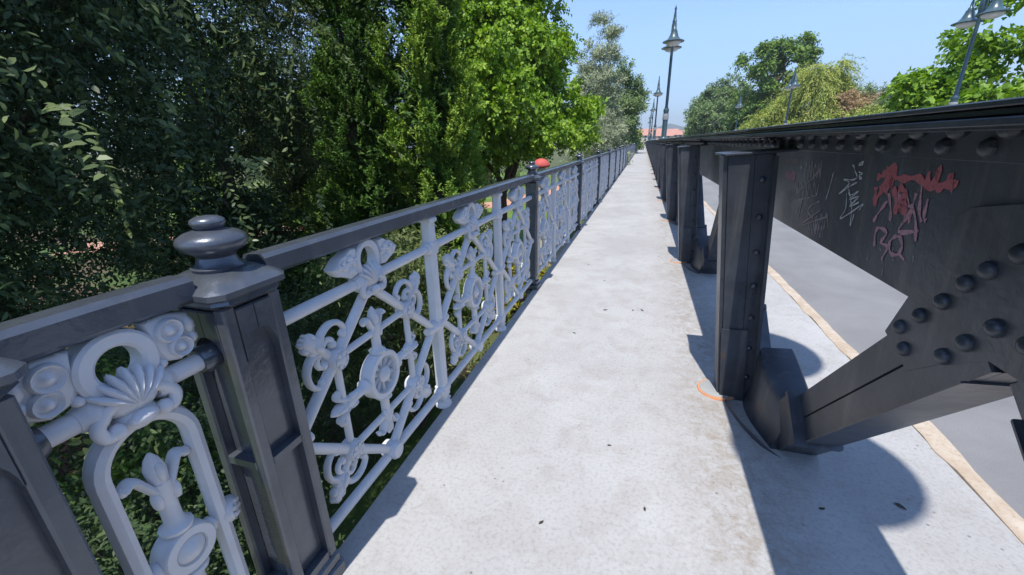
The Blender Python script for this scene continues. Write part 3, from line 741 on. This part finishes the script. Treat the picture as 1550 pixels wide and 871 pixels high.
strokes('graffiti', M['chalk_grey'], [[(1.849,0.99),(1.852,0.962)],[(1.518,1.124),(1.507,1.117)],[(1.478,1.067),(1.476,1.047)],[(1.802,0.973),(1.787,0.951)],[(1.55,1.041),(1.551,1.032)],[(1.61,1.02),(1.608,0.997)],[(1.446,1.141),(1.447,1.129)],[(1.799,0.967),(1.796,0.951)],[(1.348,1.143),(1.343,1.124)],[(1.558,1.049),(1.565,1.04)],[(1.643,1.052),(1.621,1.034)],[(1.647,1.05),(1.627,1.04)],[(1.5,1.098),(1.481,1.08)],[(1.594,1.017),(1.594,0.995)],[(1.829,0.973),(1.808,0.956)],[(1.437,1.114),(1.433,1.104)],[(1.683,0.985),(1.684,0.973)],[(1.701,1.059),(1.708,1.038)],[(1.565,1.034),(1.563,1.012)],[(1.786,1.019),(1.793,0.989)],[(1.615,1.002),(1.601,0.981)],[(1.557,1.018),(1.538,1.0)],[(1.739,1.03),(1.734,1.024)],[(1.453,1.047),(1.444,1.041)],[(1.576,1.087),(1.575,1.068)],[(1.763,0.998),(1.756,0.983)]], 0.002)


# ------------------------------------------------------------------ street lamps
LS = 17.94; LX, LY0 = .74, .62
def bell(o, s=1.0):
    """parts of one shade hung at o (centre of the brim)"""
    q = MB()
    q.lathe([(.30 * s, -.03), (.47 * s, -.022), (.485 * s, -.006), (.47 * s, .006), (.30 * s, .06), (.215 * s, .14), (.165 * s, .24), (.135 * s, .32), (.135 * s, .345), (.10 * s, .36), (.085 * s, .42), (.055 * s, .44), (.045 * s, .56), (.025, .60)], o, n=28)
    g = MB(); g.lathe([(.335 * s, -.026), (.33 * s, -.05), (.28 * s, -.10), (.18 * s, -.135), (.06 * s, -.15), (.002, -.152)], o, n=24)
    return q.mesh('lamp_shade', M['lampgreen'], 50), g.mesh('diffuser', M['glass'], 60)
SH = 3.34                                                           # height of the brim above the pole's foot
q = MB()
q.lathe([(.17, 0), (.17, .02), (.12, .05), (.10, .10), (.095, 1.0), (.105, 1.05), (.105, 1.10), (.075, 1.14), (.056, 1.20), (.050, 3.3), (.060, 3.42), (.085, 3.50), (.095, 3.72), (.085, 4.0), (.070, 4.06), (.080, 4.10), (.060, 4.16), (.045, 4.30), (.03, 4.46), (.045, 4.50), (.03, 4.545), (.010, 4.60), (.002, 4.64)], n=18)
me_pole = q.mesh('pole', M['lampgreen'], 40)
q = MB(); q.lathe([(.107, .0), (.112, .02), (.112, .20), (.107, .22)], (0, 0, .72), n=18); me_band = q.mesh('pole_band', M['galv'], 40)
arms, shades = [], []
for s in (-1, 1):
    q = MB()
    pth = [(0, s * .06, 3.62), (0, s * .15, 3.94), (0, s * .30, 4.12), (0, s * .45, 4.10), (0, s * .54, 3.98), (0, s * .56, 3.88)]
    q.tube(smooth_path([tuple(p_) for p_ in pth], 4), .026, 10)
    q.tube(smooth_path([(0, s * .07, 3.98), (0, s * .20, 3.92), (0, s * .30, 4.02), (0, s * .26, 4.10)], 3), .013, 6)
    arms.append(q.mesh('arm', M['lampgreen'], 50)); shades.append(bell((0, s * .56, SH), .78))
def lamp(loc, label, group):
    t = thing('street_lamp', label, 'street lamp', loc, group)
    p_ = obj('pole', me_pole, t); obj('pole_band', me_band, p_)
    for a in arms: obj('arm', a, t)
    for sh, df in shades: o = obj('lamp_shade', sh, t); obj('diffuser', df, o)
    return t
gl = 'double bell shade street lamps along the bridge'
lamp((LX, LY0, 1.511), 'blue green double lamp beside the camera whose round shade shadows fall on the walkway', gl)
for k, lb in enumerate(('tallest looking double bell lamp standing on the dark girder against the open sky',
                        'second double bell lamp along the girder, just left of the tallest one',
                        'third double bell lamp along the girder, small and near the distant roofs',
                        'fourth small double bell lamp far down the girder beside the trees',
                        'fifth tiny double bell lamp far down the girder above the walkway end')):
    lamp((LX, LY0 + LS * (k + 1), 1.511), lb, gl)
for k, lb in enumerate(('large double bell lamp across the road in front of the bright leafy tree at right',
                        'slim double lamp across the road in front of the yellow willow',
                        'faint double lamp across the road in front of the rounded grey green tree')):
    lamp((9.72, LY0 + LS * (k + 1) - .1, 1.511), lb, gl)
# the girder on the other side of the road that carries those lamps
q = MB(); q.box(9.50, 9.94, -5, 150, 1.464, 1.511, .003); q.box(9.70, 9.714, -5, 150, .97, 1.464)
far = thing('bridge_girder', 'matching dark steel girder on the far side of the road under the lamps', 'girder', (9.7, 0, 0))
o = q.build('top_chord', M['steel'], far, 30); o.location = (-9.7, 0, 0)
q = MB()
for i in range(52): q.box(9.58, 9.80, -4.8 + BAY * i, -4.78 + BAY * i, -.05, 1.463)
o = q.build('stiffener', M['steel'], far, 0); o.location = (-9.7, 0, 0)

# ------------------------------------------------------------------ vegetation
def nrmz(a): return a / np.maximum(np.linalg.norm(a, axis=-1, keepdims=True), 1e-9)
def rdir(n): return nrmz(rng.normal(size=(n, 3)))
def leaves(name, parts, mat, parent=None, fine=False):
    """parts: list of (pos, along, side, length, width, tint) arrays -> one mesh of folded leaf blades"""
    P, A, Sd, Ln, Wd, T = [np.concatenate([p_[i] for p_ in parts]) for i in range(6)]
    n_ = len(P); Nn = nrmz(np.cross(Sd, A)); Ln, Wd = Ln[:, None], Wd[:, None]
    rows = ((.0, .0), (.28, .42), (.66, .40), (1., .0)) if fine else ((.0, .0), (.45, .5), (1., .0))
    ctr = [P + A * Ln * t - Nn * Ln * (.12 * t * t) for t, w in rows]
    right = [c_ + Sd * Wd * w + Nn * Wd * (.25 * (w > 0)) for c_, (t, w) in zip(ctr, rows)]
    left = [c_ - Sd * Wd * w + Nn * Wd * (.25 * (w > 0)) for c_, (t, w) in zip(ctr, rows)][1:-1]
    ring = right + left[::-1]; m = len(ring)
    v = np.stack(ring, 1).astype(np.float32)
    me = bpy.data.meshes.new(name)
    me.vertices.add(n_ * m); me.vertices.foreach_set('co', v.ravel())
    me.loops.add(n_ * m); me.loops.foreach_set('vertex_index', np.arange(n_ * m, dtype=np.int32))
    me.polygons.add(n_); me.polygons.foreach_set('loop_start', np.arange(0, n_ * m, m, dtype=np.int32))
    at = me.attributes.new('tint', 'FLOAT', 'FACE'); at.data.foreach_set('value', np.clip(T, 0, 1).astype(np.float32))
    me.materials.append(mat); me.update(calc_edges=True)
    return obj(name, me, parent)
def sprays(st, d, length, K, ll, lw, droop=.3, spread=.9, tint=None, jit=.35, out=None):
    """twigs starting at st running along d, K leaves on each"""
    n_ = len(st); d = nrmz(d)
    L = length * rng.uniform(.6, 1.3, n_)
    s = nrmz(np.cross(d, rdir(n_)))
    t = (np.arange(K) + rng.uniform(0, 1, (n_, K))) / K
    pos = st[:, None] + d[:, None] * (L[:, None] * t)[..., None]
    pos[..., 2] -= droop * L[:, None] * t ** 2
    sg = np.where((np.arange(K) % 2) == 0, 1., -1.)[None, :, None]
    al = nrmz(d[:, None] * .55 + s[:, None] * sg * spread + rng.normal(0, jit, (n_, K, 3)) + np.array([0, 0, -droop * .4]))
    sd_ = nrmz(np.cross(al, rng.normal(0, .45, (n_, K, 3)) + ((d if out is None else nrmz(out)) * .75 + np.array([0, -.1, .55]))[:, None]))
    ln = ll * rng.uniform(.65, 1.25, (n_, K)); wd = lw * rng.uniform(.7, 1.2, (n_, K))
    tn = (np.full(n_, .45) if tint is None else tint)[:, None] + rng.normal(0, .16, (n_, K))
    f = lambda a: a.reshape(-1, *a.shape[2:])
    return f(pos), f(al), f(sd_), f(ln), f(wd), f(tn)
def fbm(P, s, seed=0):
    r = np.random.default_rng(seed); out = np.zeros(len(P)); am = 1
    for k in range(4):
        a = r.normal(size=(3, 3)) * s; ph = r.uniform(0, 6.28, 3)
        out += am * np.sin(P @ a + ph).mean(1) * 1.4; s *= 1.9; am *= .6
    return out
def crown_pts(c, rad, n_, inner=.55, bumps=.22, bs=1.0, seed=1, gap=None, clumps=0, crad=.5):
    """points through a lumpy ellipsoid crown; clumps > 0 gathers them into tufts"""
    c, rad = np.array(c), np.array(rad)
    if clumps:
        u = rdir(clumps); r = rng.uniform(inner ** 2, 1, clumps) ** .5
        cc = u * r[:, None] * (1 + bumps * fbm(u * 2.2, bs, seed))[:, None]
        if gap is not None:
            k = fbm(cc * rad, gap, seed + 5) > -.25; cc = cc[k]; u = u[k]
        idx = rng.integers(0, len(cc), n_)
        off = rdir(n_) * (rng.uniform(0, 1, n_) ** .45)[:, None]
        p = c + cc[idx] * rad + off * crad * rng.uniform(.6, 1.25, len(cc))[idx][:, None] * np.array([1, 1, .75])
        out = nrmz(u[idx] * .6 + off * .8)
        return p, out, idx
    u = rdir(n_); r = rng.uniform(inner ** 2, 1, n_) ** .5
    p = u * r[:, None] * (1 + bumps * fbm(u * 2.2, bs, seed))[:, None] * rad
    if gap is not None:
        k = fbm(p, gap, seed + 5) > -.3; p = p[k]; u = u[k]
    return c + p, u, None
def limb(q, a, b_, r0, r1, sag=.1, n_=6, seed=0):
    r = random.Random(seed); a, b_ = Vector(a), Vector(b_); L = (b_ - a).length
    pts = []; rr = []
    for i in range(n_ + 1):
        t = i / n_
        j = Vector((r.uniform(-1, 1), r.uniform(-1, 1), r.uniform(-1, 1))) * (L * .035 if 0 < i < n_ else 0)
        pts.append(a.lerp(b_, t) + j + Vector((0, 0, sag * L * math.sin(PI * t)))); rr.append(r0 + (r1 - r0) * t)
    q.tube(pts, rr, 8); return pts
def tree(name, label, cat, base, trunk_top, r, limbs, parts, leafm, barkm='bark', group=None, seed=3, crown='crown', fine=False):
    """trunk and limbs in one mesh, foliage in another"""
    t = thing(name, label, cat, base, group)
    b_ = Vector(base); q = MB()
    q.lathe([(r * 1.7, 0), (r * 1.15, .35), (r, .9)], n=10)
    limb(q, (0, 0, .7), Vector(trunk_top) - b_, r, r * .62, 0, 7, seed)
    for i, l in enumerate(limbs):
        s = Vector(trunk_top) - b_
        s = s * l[1] if len(l) > 1 else s
        limb(q, s, Vector(l[0]) - b_, r * .5, r * .08, .08, 7, seed + i + 1)
    q.build('trunk', M[barkm], t, 60)
    bo = np.array(base)
    o = leaves(crown, [(p_[0] - bo, *p_[1:]) for p_ in parts], M[leafm], t, fine)
    return t
# evergreen oak whose dark underside fills the left of the view
c, rd = (-8.7, 1.3, 4.6), (6.0, 4.3, 7.0)
def trim(p, u):
    k = (p[:, 0] > -11) & (p[:, 0] < -2.4 - .55 * np.maximum(p[:, 2] - 4.2, 0)); return p[k], u[k]
p1, u1, ix1 = crown_pts(c, rd, 20000, .70, .16, 1.0, 1, clumps=560, crad=.75); p1, u1 = trim(p1, u1)
p2, u2, _ = crown_pts(c, rd, 22000, .40, .14, 1.0, 1); p2, u2 = trim(p2, u2)
p3, u3, _ = crown_pts(c, rd, 2600, .90, .16, 1.0, 1)
k = (p3[:, 2] > 6.0) & (p3[:, 0] < -4.6); p3, u3 = p3[k], u3[k]
hang = np.column_stack([rng.uniform(-3.2, -2.5, 34), rng.uniform(.3, 4.0, 34), rng.uniform(.2, 3.4, 34)])
parts = [sprays(p1, u1 * .7 + rng.normal(0, .5, u1.shape) + [.1, 0, -.25], .40, 16, .056, .024, .5, .8),
         sprays(p2, u2 + rng.normal(0, .7, u2.shape), .5, 14, .068, .034, .3, .9, np.full(len(p2), .25)),  # inner filler leaves, crown's inner shade put into a darker tint
         sprays(p3, u3 + rng.normal(0, .5, u3.shape), .9, 12, .24, .13, .3, .9),
         sprays(hang, rng.normal(0, .4, hang.shape) + [.55, -.1, -.5], .75, 32, .054, .023, .35, .9, np.full(34, .95))]  # hanging sprigs, sunlit look put into the brightest leaf tint
tree('evergreen_oak', 'huge dark evergreen oak overhanging behind the near end of the railing', 'tree', (-9.2, 3.2, ZG), (-8.9, 3.1, .5), .34,
     [((-4.6, 1.6, 2.2),), ((-5.6, 3.6, 2.6),), ((-6, 3, 6),), ((-11, 1, 4),), ((-5.5, 0, .8), .7), ((-10, 4, 5),)], parts, 'oak', seed=5, fine=True)

def small_oak(label, c, rd, n_, seed):
    p1, u1, _ = crown_pts(c, rd, n_, .6, .22, 1.2, seed, clumps=n_ // 26, crad=.6)
    tree('evergreen_oak', label, 'tree', (c[0], c[1], ZG), (c[0], c[1], c[2] - 1), .22, [((c[0] + 1.5, c[1] - 1, c[2] + 1),), ((c[0] - 1.5, c[1], c[2] + 2),)],
         [sprays(p1, u1 * .6 + rng.normal(0, .5, u1.shape), .5, 12, .12, .055, .3, .8)], 'oak', seed=seed)
small_oak('smaller dark evergreen oak filling the gap beside the conifers', (-10.4, 8.4, 2.8), (2.7, 2.5, 7.0), 6200, 101)
small_oak('small evergreen oak standing straight behind the trunk of the huge one', (-16, 3.0, 3.4), (4.6, 4.6, 8.0), 7600, 103)
small_oak('second small evergreen oak in the shade behind the huge one', (-15.5, 10.5, 3.4), (4.4, 3.6, 8.0), 7200, 102)
# sunlit olive-leaved tree glimpsed between oak and conifers
p1, u1, _ = crown_pts((-11.6, 13.6, 3.2), (2.6, 2.6, 6.6), 5600, .5, .25, 1.2, 7, clumps=160, crad=.65)
parts = [sprays(p1, u1 + rng.normal(0, .5, u1.shape) + [0, 0, .2], .5, 12, .15, .05, .2, .8)]
tree('olive_tree', 'grey green tree with sunlit tips between the dark oak and the conifers', 'tree', (-12.3, 13.6, ZG), (-12.2, 13.4, 0), .2, [((-11, 12.6, 3),), ((-13.5, 14, 3.4),), ((-12, 13, 5),)], parts, 'olive', seed=8)

# conifer columns made of upright plumes
def conifer(name_label, x, y, rad, top, n_, seed, tint):
    pl = 62; zz = rng.uniform(ZG + .4, top, pl * 2); an = rng.uniform(0, 2 * PI, pl * 2)
    prof = lambda z: rad * np.clip(np.minimum((z - ZG + 1.0) / 2.2, (top - z) / (top - ZG) * 2.0 + .04), .08, 1)
    idx = rng.integers(0, pl * 2, n_)
    h = rng.uniform(0, 1, n_)
    z = zz[idx] + (h - .3) * 1.5
    a = an[idx] + rng.normal(0, .17, n_) * (1.1 - h)
    rr = prof(z) * (.52 + .56 * np.sin(np.clip(h, 0, 1) * PI) ** 1.2) * rng.uniform(.82, 1.05, n_) + rng.normal(0, .04, n_)
    P = np.column_stack([x + np.cos(a) * rr, y + np.sin(a) * rr, z]); k = (z > ZG + .2); P, a = P[k], a[k]
    d = np.column_stack([np.cos(a) * .45, np.sin(a) * .45, np.full(len(a), .8)]) + rng.normal(0, .25, (len(a), 3))
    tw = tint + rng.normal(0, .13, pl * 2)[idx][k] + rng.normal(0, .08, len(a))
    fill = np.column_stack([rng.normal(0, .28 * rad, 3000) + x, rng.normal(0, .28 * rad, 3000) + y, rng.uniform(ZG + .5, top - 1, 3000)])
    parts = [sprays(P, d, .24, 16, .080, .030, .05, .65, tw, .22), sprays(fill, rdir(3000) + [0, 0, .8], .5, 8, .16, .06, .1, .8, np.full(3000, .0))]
    tree('conifer', name_label, 'conifer', (x, y, ZG), (x, y, top - 2.5), .17, [], parts, 'thuja', seed=seed)
conifer('tall dark columnar conifer, the shadier left one of the pair', -6.55, 9.3, 1.12, 10.5, 8000, 21, .06)  # low tint: this column's shade is put into its leaf colour
conifer('tall columnar conifer with bright sunlit plumes beside the leafy plane tree', -4.85, 9.4, 1.02, 9.6, 11000, 22, .66)  # high tint: the sunlit look is put into the leaf colour

# plane tree
PP, UU = [], []
for cz, r_, rz, n_, cl, sd_ in ((2.7, 3.25, 1.9, 3600, 100, 31), (4.9, 2.75, 2.0, 2800, 80, 32), (7.2, 2.1, 2.0, 1800, 54, 33), (9.2, 1.3, 1.6, 900, 26, 34)):
    p1, u1, _ = crown_pts((-5.25 - .05 * cz, 17.1 + .12 * cz, cz), (r_, r_, rz), n_, .55, .20, 1.1, sd_, clumps=cl, crad=.62); PP.append(p1); UU.append(u1)
P = np.concatenate(PP); U = np.concatenate(UU)
parts = [sprays(P, U * .8 + rng.normal(0, .5, U.shape) + [0, 0, .15], .42, 10, .145, .115, .35, .9, .62 + .15 * rng.normal(size=len(P)))]
tree('plane_tree', 'bright green leafy plane tree with a forked trunk right of the conifers', 'tree', (-5.75, 17.0, ZG), (-5.6, 17.0, -.5), .26,
     [((-6.6, 16.2, 1.8),), ((-4.6, 16.4, 1.6),), ((-5.0, 17.3, 5),), ((-3.6, 17, 2.6),), ((-6.8, 18, 3.4),)], parts, 'plane', seed=33)

# silvery trees further along the left side
p1, u1, _ = crown_pts((-3.75, 34.5, 4.4), (1.9, 2.6, 4.6), 4200, .45, .28, 1.2, 41, clumps=110, crad=.45)
parts = [sprays(p1, u1 * .5 + rng.normal(0, .6, u1.shape) + [0, 0, .5], .6, 9, .19, .075, .1, .8)]
tree('silver_poplar', 'tall airy silver leaved tree rising behind the plane tree', 'tree', (-3.8, 34.5, ZG), (-3.8, 34.5, 2), .2, [((-3.1, 34, 7),), ((-4.7, 35, 6.5),), ((-3.7, 34.6, 8.4),)], parts, 'silverleaf', 'barkpale', seed=44)
p1, u1, _ = crown_pts((-3.15, 29.5, .9), (1.75, 2.4, 2.6), 4200, .55, .25, 1.3, 42, clumps=90, crad=.45)
parts = [sprays(p1, u1 * .6 + rng.normal(0, .6, u1.shape) + [0, 0, .1], .5, 10, .16, .05, .3, .8, .6 + .2 * rng.normal(size=len(p1)))]
tree('olive_tree', 'low pale silver olive tree beside the railing in front of the airy poplar', 'tree', (-3.2, 29.5, ZG), (-3.2, 29.5, -1.2), .2, [((-2.5, 29, 1.4),), ((-4.0, 30, 1.6),)], parts, 'silverleaf', 'barkpale', seed=45)
p1, u1, _ = crown_pts((-3.4, 56, 4.2), (2.7, 4.5, 5.0), 4200, .5, .25, 1.3, 43, clumps=100, crad=.8)
parts = [sprays(p1, u1 * .6 + rng.normal(0, .6, u1.shape) + [0, 0, .25], .8, 8, .32, .15, .2, .8)]
tree('poplar', 'rounded grey green tree at the far left end of the railing', 'tree', (-3.4, 56, ZG), (-3.4, 56, 1), .25, [((-2.5, 55, 6),), ((-4.6, 57, 6),)], parts, 'poplar', seed=46)
p1, u1, _ = crown_pts((-4.4, 84, 1.8), (3.2, 5, 3.0), 1800, .5, .25, 1.3, 47, clumps=50, crad=1)
parts = [sprays(p1, u1 * .6 + rng.normal(0, .6, u1.shape) + [0, 0, .25], .9, 7, .45, .24, .2, .8)]
tree('leafy_tree', 'small green tree last in the row left of the walkway end', 'tree', (-4.4, 84, ZG), (-4.4, 84, 0), .25, [], parts, 'green', seed=48)

# trees across the road on the right
def rtree(nm, label, c, rad, n_, K, ll, lw, leafm, seed, clumps, crad, gap=None, up=.15, droop=.25, L=1.6, bark='bark', limbs=(), tr=.4, inner=.5):
    p1, u1, _ = crown_pts(c, rad, n_, inner, .24, 1.2, seed, gap, clumps, crad)
    parts = [sprays(p1, u1 * .7 + rng.normal(0, .5, u1.shape) + [0, 0, up], L, K, ll, lw, droop, .8)]
    tree(nm, label, 'tree', (c[0], c[1], ZG), (c[0], c[1], c[2] - rad[2] * .45), tr, limbs, parts, leafm, bark, seed=seed)
rtree('leafy_tree', 'broad rounded grey green tree beyond the road, nearest the distant roofs', (22.5, 140, 6.8), (10.2, 9, 9.8), 5200, 9, .75, .36, 'poplar', 61, 150, 1.7)
rtree('tall_tree', 'tall open crowned tree rising above the willow with sky showing through', (26.0, 110, 15.4), (5.6, 5, 6.8), 1500, 8, .60, .40, 'green', 62, 30, 1.15, up=.3,
      limbs=[((21.5, 110, 17),), ((30, 110, 19),), ((26, 110, 21),), ((24, 109, 14),), ((29, 111, 14.5),)], tr=.5, inner=.6)
rtree('leafy_tree', 'dense green tree between the rounded tree and the willow', (24.5, 112, 4.5), (6.0, 6, 5.6), 1800, 8, .6, .34, 'green', 63, 60, 1.3)
# willow: long hanging strands
def willow(label, c, rad, n_, L, seed, leafm, nm='willow_tree', K=20):
    p1, u1, _ = crown_pts(c, rad, n_, .5, .2, 1.2, seed, clumps=60, crad=1.0)
    parts = [sprays(p1, u1 * .5 + rng.normal(0, .25, u1.shape) + [0, 0, -.5], L, K, .5, .12, .6, .35, .5 + .2 * rng.normal(size=len(p1)), .2, out=u1)]
    return tree(nm, label, 'tree', (c[0], c[1], ZG), (c[0], c[1], c[2]), .45, [((c[0] - rad[0] * .5, c[1], c[2] + rad[2] * .5),), ((c[0] + rad[0] * .5, c[1], c[2] + rad[2] * .5),)], parts, leafm, seed=seed)
willow('yellow green weeping willow beside the tall open tree', (26.2, 85, 6.9), (4.2, 4.5, 6.6), 2900, 3.0, 64, 'willow')
willow('low spreading yellowish willow just above the girder', (21.0, 84, 2.8), (5.6, 4.0, 3.6), 2000, 2.0, 65, 'willow', K=14)
rtree('dead_tree', 'dry brown leaved tree right of the yellow willow', (30.3, 80, 3.2), (2.6, 3, 4.6), 1400, 9, .42, .14, 'dry', 66, 40, .9, L=1.2)
rtree('leafy_tree', 'small feathery green tree poking up behind the dry brown one', (33.5, 92, 5.2), (3.4, 3, 6.2), 1300, 8, .5, .2, 'poplar', 67, 36, 1.0, up=.4)
rtree('olive_tree', 'olive green bushy tree in the middle of the right side', (35.5, 84, 3.2), (4.6, 4, 5.4), 2200, 9, .42, .16, 'olive', 68, 60, 1.0, up=.35)
rtree('leafy_tree', 'grey green bushy tree left of the bright leafy tree at right', (33.6, 70, 2.6), (4.6, 4, 4.6), 2200, 9, .4, .17, 'poplar', 69, 60, .9, up=.3)
rtree('shrub', 'light yellow green bush low above the girder before the bushy trees', (25.5, 60, 1.8), (4.6, 3, 2.6), 1400, 9, .34, .15, 'willow', 70, 40, .8)
c, rd = (16.3, 24.5, 2.6), (4.8, 4.6, 4.3)
p1, u1, _ = crown_pts(c, rd, 5200, .6, .22, 1.1, 71, clumps=120, crad=.85)
p2, u2, _ = crown_pts((12.3, 24.5, 2.6), (1.9, 2.2, 1.2), 900, .5, .25, 1.1, 72, clumps=26, crad=.45)
P = np.concatenate([p1, p2]); U = np.concatenate([u1, u2])
tree('plane_tree', 'bright green broad leaved tree at the right edge behind the large lamp', 'tree', (16.3, 24.5, ZG), (16.2, 24.5, .5), .3, [((13.4, 24.2, 3),), ((17, 24, 4),), ((12.6, 24.5, 2.6), .9)],
     [sprays(P, U * .8 + rng.normal(0, .5, U.shape) + [0, 0, .1], .5, 7, .24, .19, .3, .9)], 'plane', seed=73)
rtree('leafy_tree', 'dark green tree filling the gap between the olive tree and the bright one', (24.0, 42, 1.6), (4.6, 4, 3.6), 2200, 9, .30, .15, 'green', 74, 60, .8)

# shrubs under the railing
def shrub(label, c, rad, n_, ll, lw, leafm, seed, L=.35, K=9, up=.5, cat='shrub', nm='shrub'):
    p1, u1, _ = crown_pts(c, rad, n_, .35, .25, 1.3, seed, clumps=max(14, n_ // 22), crad=min(rad) * .30)
    t = thing(nm, label, cat, (c[0], c[1], ZG)); b0 = np.array((c[0], c[1], ZG)); q = MB()
    for i in range(6):
        a = i * 1.05 + seed
        limb(q, (.06 * math.cos(a), .06 * math.sin(a), 0), (rad[0] * .6 * math.cos(a), rad[1] * .6 * math.sin(a), c[2] - ZG + rad[2] * .2), .035, .008, .05, 5, seed + i)
    q.build('stem', M['bark'], t, 60)
    pr = sprays(p1, u1 * .6 + rng.normal(0, .4, u1.shape) + [0, 0, up], L, K, ll, lw, .15, .8)
    leaves('foliage', [(pr[0] - b0, *pr[1:])], M[leafm], t, True)
shrub('light green feathery bush poking up behind the second star panel', (-3.6, 5.6, -1.1), (1.3, 1.2, 1.75), 1500, .085, .03, 'olive', 81)
shrub('dark leafy bush under the narrow arched panel with sunlit leaf tips', (-3.5, 1.6, -1.9), (1.3, 1.3, 1.4), 2200, .055, .026, 'oak', 82)
shrub('small sunlit bright green bush showing left of the arched panel', (-4.3, 1.75, -1.0), (.55, .55, .55), 420, .055, .028, 'green', 89)
shrub('deep green bush below the first star panel', (-5.2, 4.0, -2.0), (1.6, 1.4, 1.6), 2400, .06, .028, 'oak', 83)
shrub('rounded pale green bush seen beyond the oak near the park path', (-15.5, 17.5, -.9), (1.3, 1.3, 2.4), 1100, .14, .05, 'olive', 84)
shrub('yellow flowering bush seen through the bars beside the far dark post', (-3.75, 11.4, -2.6), (1.3, 1.6, .85), 1100, .10, .05, 'flower', 85, nm='flower_bush')
shrub('green bush below the conifers beside the railing', (-5.4, 7.2, -2.1), (1.3, 1.2, 1.4), 1300, .09, .04, 'green', 86)
shrub('thin leafy bush under the plane tree', (-7.6, 16, -1.9), (1.5, 1.4, 1.6), 900, .14, .07, 'silverleaf', 87)
shrub('bushy green hedge plant left of the conifer foot', (-8.6, 9.6, -1.5), (1.6, 1.4, 2.1), 1500, .10, .045, 'green', 88)

# red mushroom ornament in the park
t = thing('mushroom_ornament', 'red domed mushroom shaped park ornament on a cream stem beyond the railing', 'park ornament', (-3.25, 14.0, ZG))
q = MB(); q.lathe([(.22, 0), (.20, .2), (.16, 1.2), (.14, 3.2), (.135, 4.12), (.16, 4.22)], n=18); q.build('stem', M['cream'], t, 50)
q = MB(); q.lathe([(.05, 4.18), (.24, 4.19), (.285, 4.21), (.295, 4.24), (.285, 4.29), (.24, 4.37), (.17, 4.435), (.09, 4.47), (.002, 4.48)], n=24); q.build('cap', M['red'], t, 50)

for i, (x, y, r_, h_, lb) in enumerate(((-27, 24, 4.6, 6.5, 'green tree far back in the park, glimpsed between the dark oaks'), (-33, 42, 6, 7.5, 'green tree deep in the park behind the conifers'), (-19, 52, 5, 7, 'green tree deep in the park behind the plane tree'))):
    rtree('leafy_tree', lb, (x, y, h_ - 4.5), (r_, r_, h_), 2600, 8, .34, .18, 'green', 110 + i, 70, 1.1)

# houses of the distant town
def house(x, y, w, d, h, zb, wall, label, roof=True, fl=3):
    t = thing('town_house', label, 'house', (x, y, ZG))
    h *= .62; z0 = zb - ZG; q = MB(); q.box(-w / 2, w / 2, -d / 2, d / 2, 0, z0 + h); q.build('wall', M[wall], t, 0)
    q = MB(); e = .6
    if roof: q.prism([(-d / 2 - e, z0 + h), (d / 2 + e, z0 + h), (0, z0 + h + d * .28)], w / 2 + e)
    else: q.box(-w / 2 - .3, w / 2 + .3, -d / 2 - .3, d / 2 + .3, z0 + h, z0 + h + .5)
    q.build('roof', M['rooftile'] if roof else M[wall], t, 0)
    q = MB()
    for f_ in range(fl):
        for i in range(int(w / 3)):
            xx = -w / 2 + 1.5 + i * 3; zz = z0 + h * (f_ + .35) / fl
            q.box(xx, xx + 1.2, -d / 2 - .05, -d / 2 + .1, zz, zz + 1.4)
    q.build('windows', M['pane'], t, 0)
HS = [(-1.5, 300, 12, 10, 9.5, -1, 'wallcream', 'pale cream house at the far end of the walkway', True), (12, 330, 14, 10, 9, -1, 'wallpink', 'pink walled house with a red roof left of the tall lamp', True),
      (5, 380, 22, 12, 14, -1, 'wallcream', 'cream block with a red roof behind the end of the bridge', True), (27, 340, 15, 11, 10, -1, 'wallcream', 'cream house with red roof right of the tall lamp', True),
      (43, 360, 18, 11, 10.5, -1, 'wallpink', 'pinkish house with wide red roof beside the rounded tree', True), (38, 300, 10, 9, 6.5, -1, 'wallcream', 'low cream house with red roof in front of the distant row', True),
      (60, 390, 22, 12, 11, -1, 'wallcream', 'long cream house with red roof half hidden by the rounded tree', True), (20, 430, 18, 12, 15, -1, 'wallpink', 'tall pink block with red roof at the back of the town', True)]
for h_ in HS: house(*h_[:7], h_[7], h_[8])
rtree('leafy_tree', 'small dark tree between the distant red roofs and the rounded tree', (38, 230, 1.5), (5, 4, 4.5), 700, 7, .9, .5, 'green', 91, 26, 1.2)

# fallen leaves lying on the walkway
LV = []
for x, y, s, a in ((-.22, 3.55, .030, .3), (.02, 3.6, .022, 1.2), (.10, 3.62, .028, 2.2), (-.30, 4.4, .02, .4), (-.42, 3.0, .022, 2.8), (-.28, 1.22, .018, .9), (.12, 1.40, .016, 1.7), (-.05, 1.75, .016, .2), (.82, 1.60, .020, .4), (1.13, 1.70, .030, 2.4), (.30, 5.6, .024, 1.0), (-.55, 5.0, .022, 2.0)):
    LV.append((x, y, s, a))
lm = MB(); lm.loft([[(-1, -.1, .02), (-1, .1, .02), (-1, 0, .06)], [(-.4, -.45, .10), (-.4, .45, .22), (-.4, 0, .05)], [(.3, -.5, .16), (.3, .40, .1), (.3, 0, .03)], [(1, -.05, .2), (1, .05, .2), (1, 0, .24)]])
ml, nt, b = new_mat('dry leaf'); b.inputs['Base Color'].default_value = (.035, .028, .022, 1); b.inputs['Roughness'].default_value = .8
me_l = lm.mesh('fallen_leaf', ml, 0)
for i, (x, y, s, a) in enumerate(LV):
    o = obj('fallen_leaf', me_l, None, (x, y, .001)); o.scale = (s * .7, s * .7, s * .7); o.rotation_euler = (0, 0, a)
    tag(o, 'small dark dry leaf lying on the pale walkway', 'leaf', 'dry leaves scattered on the walkway')
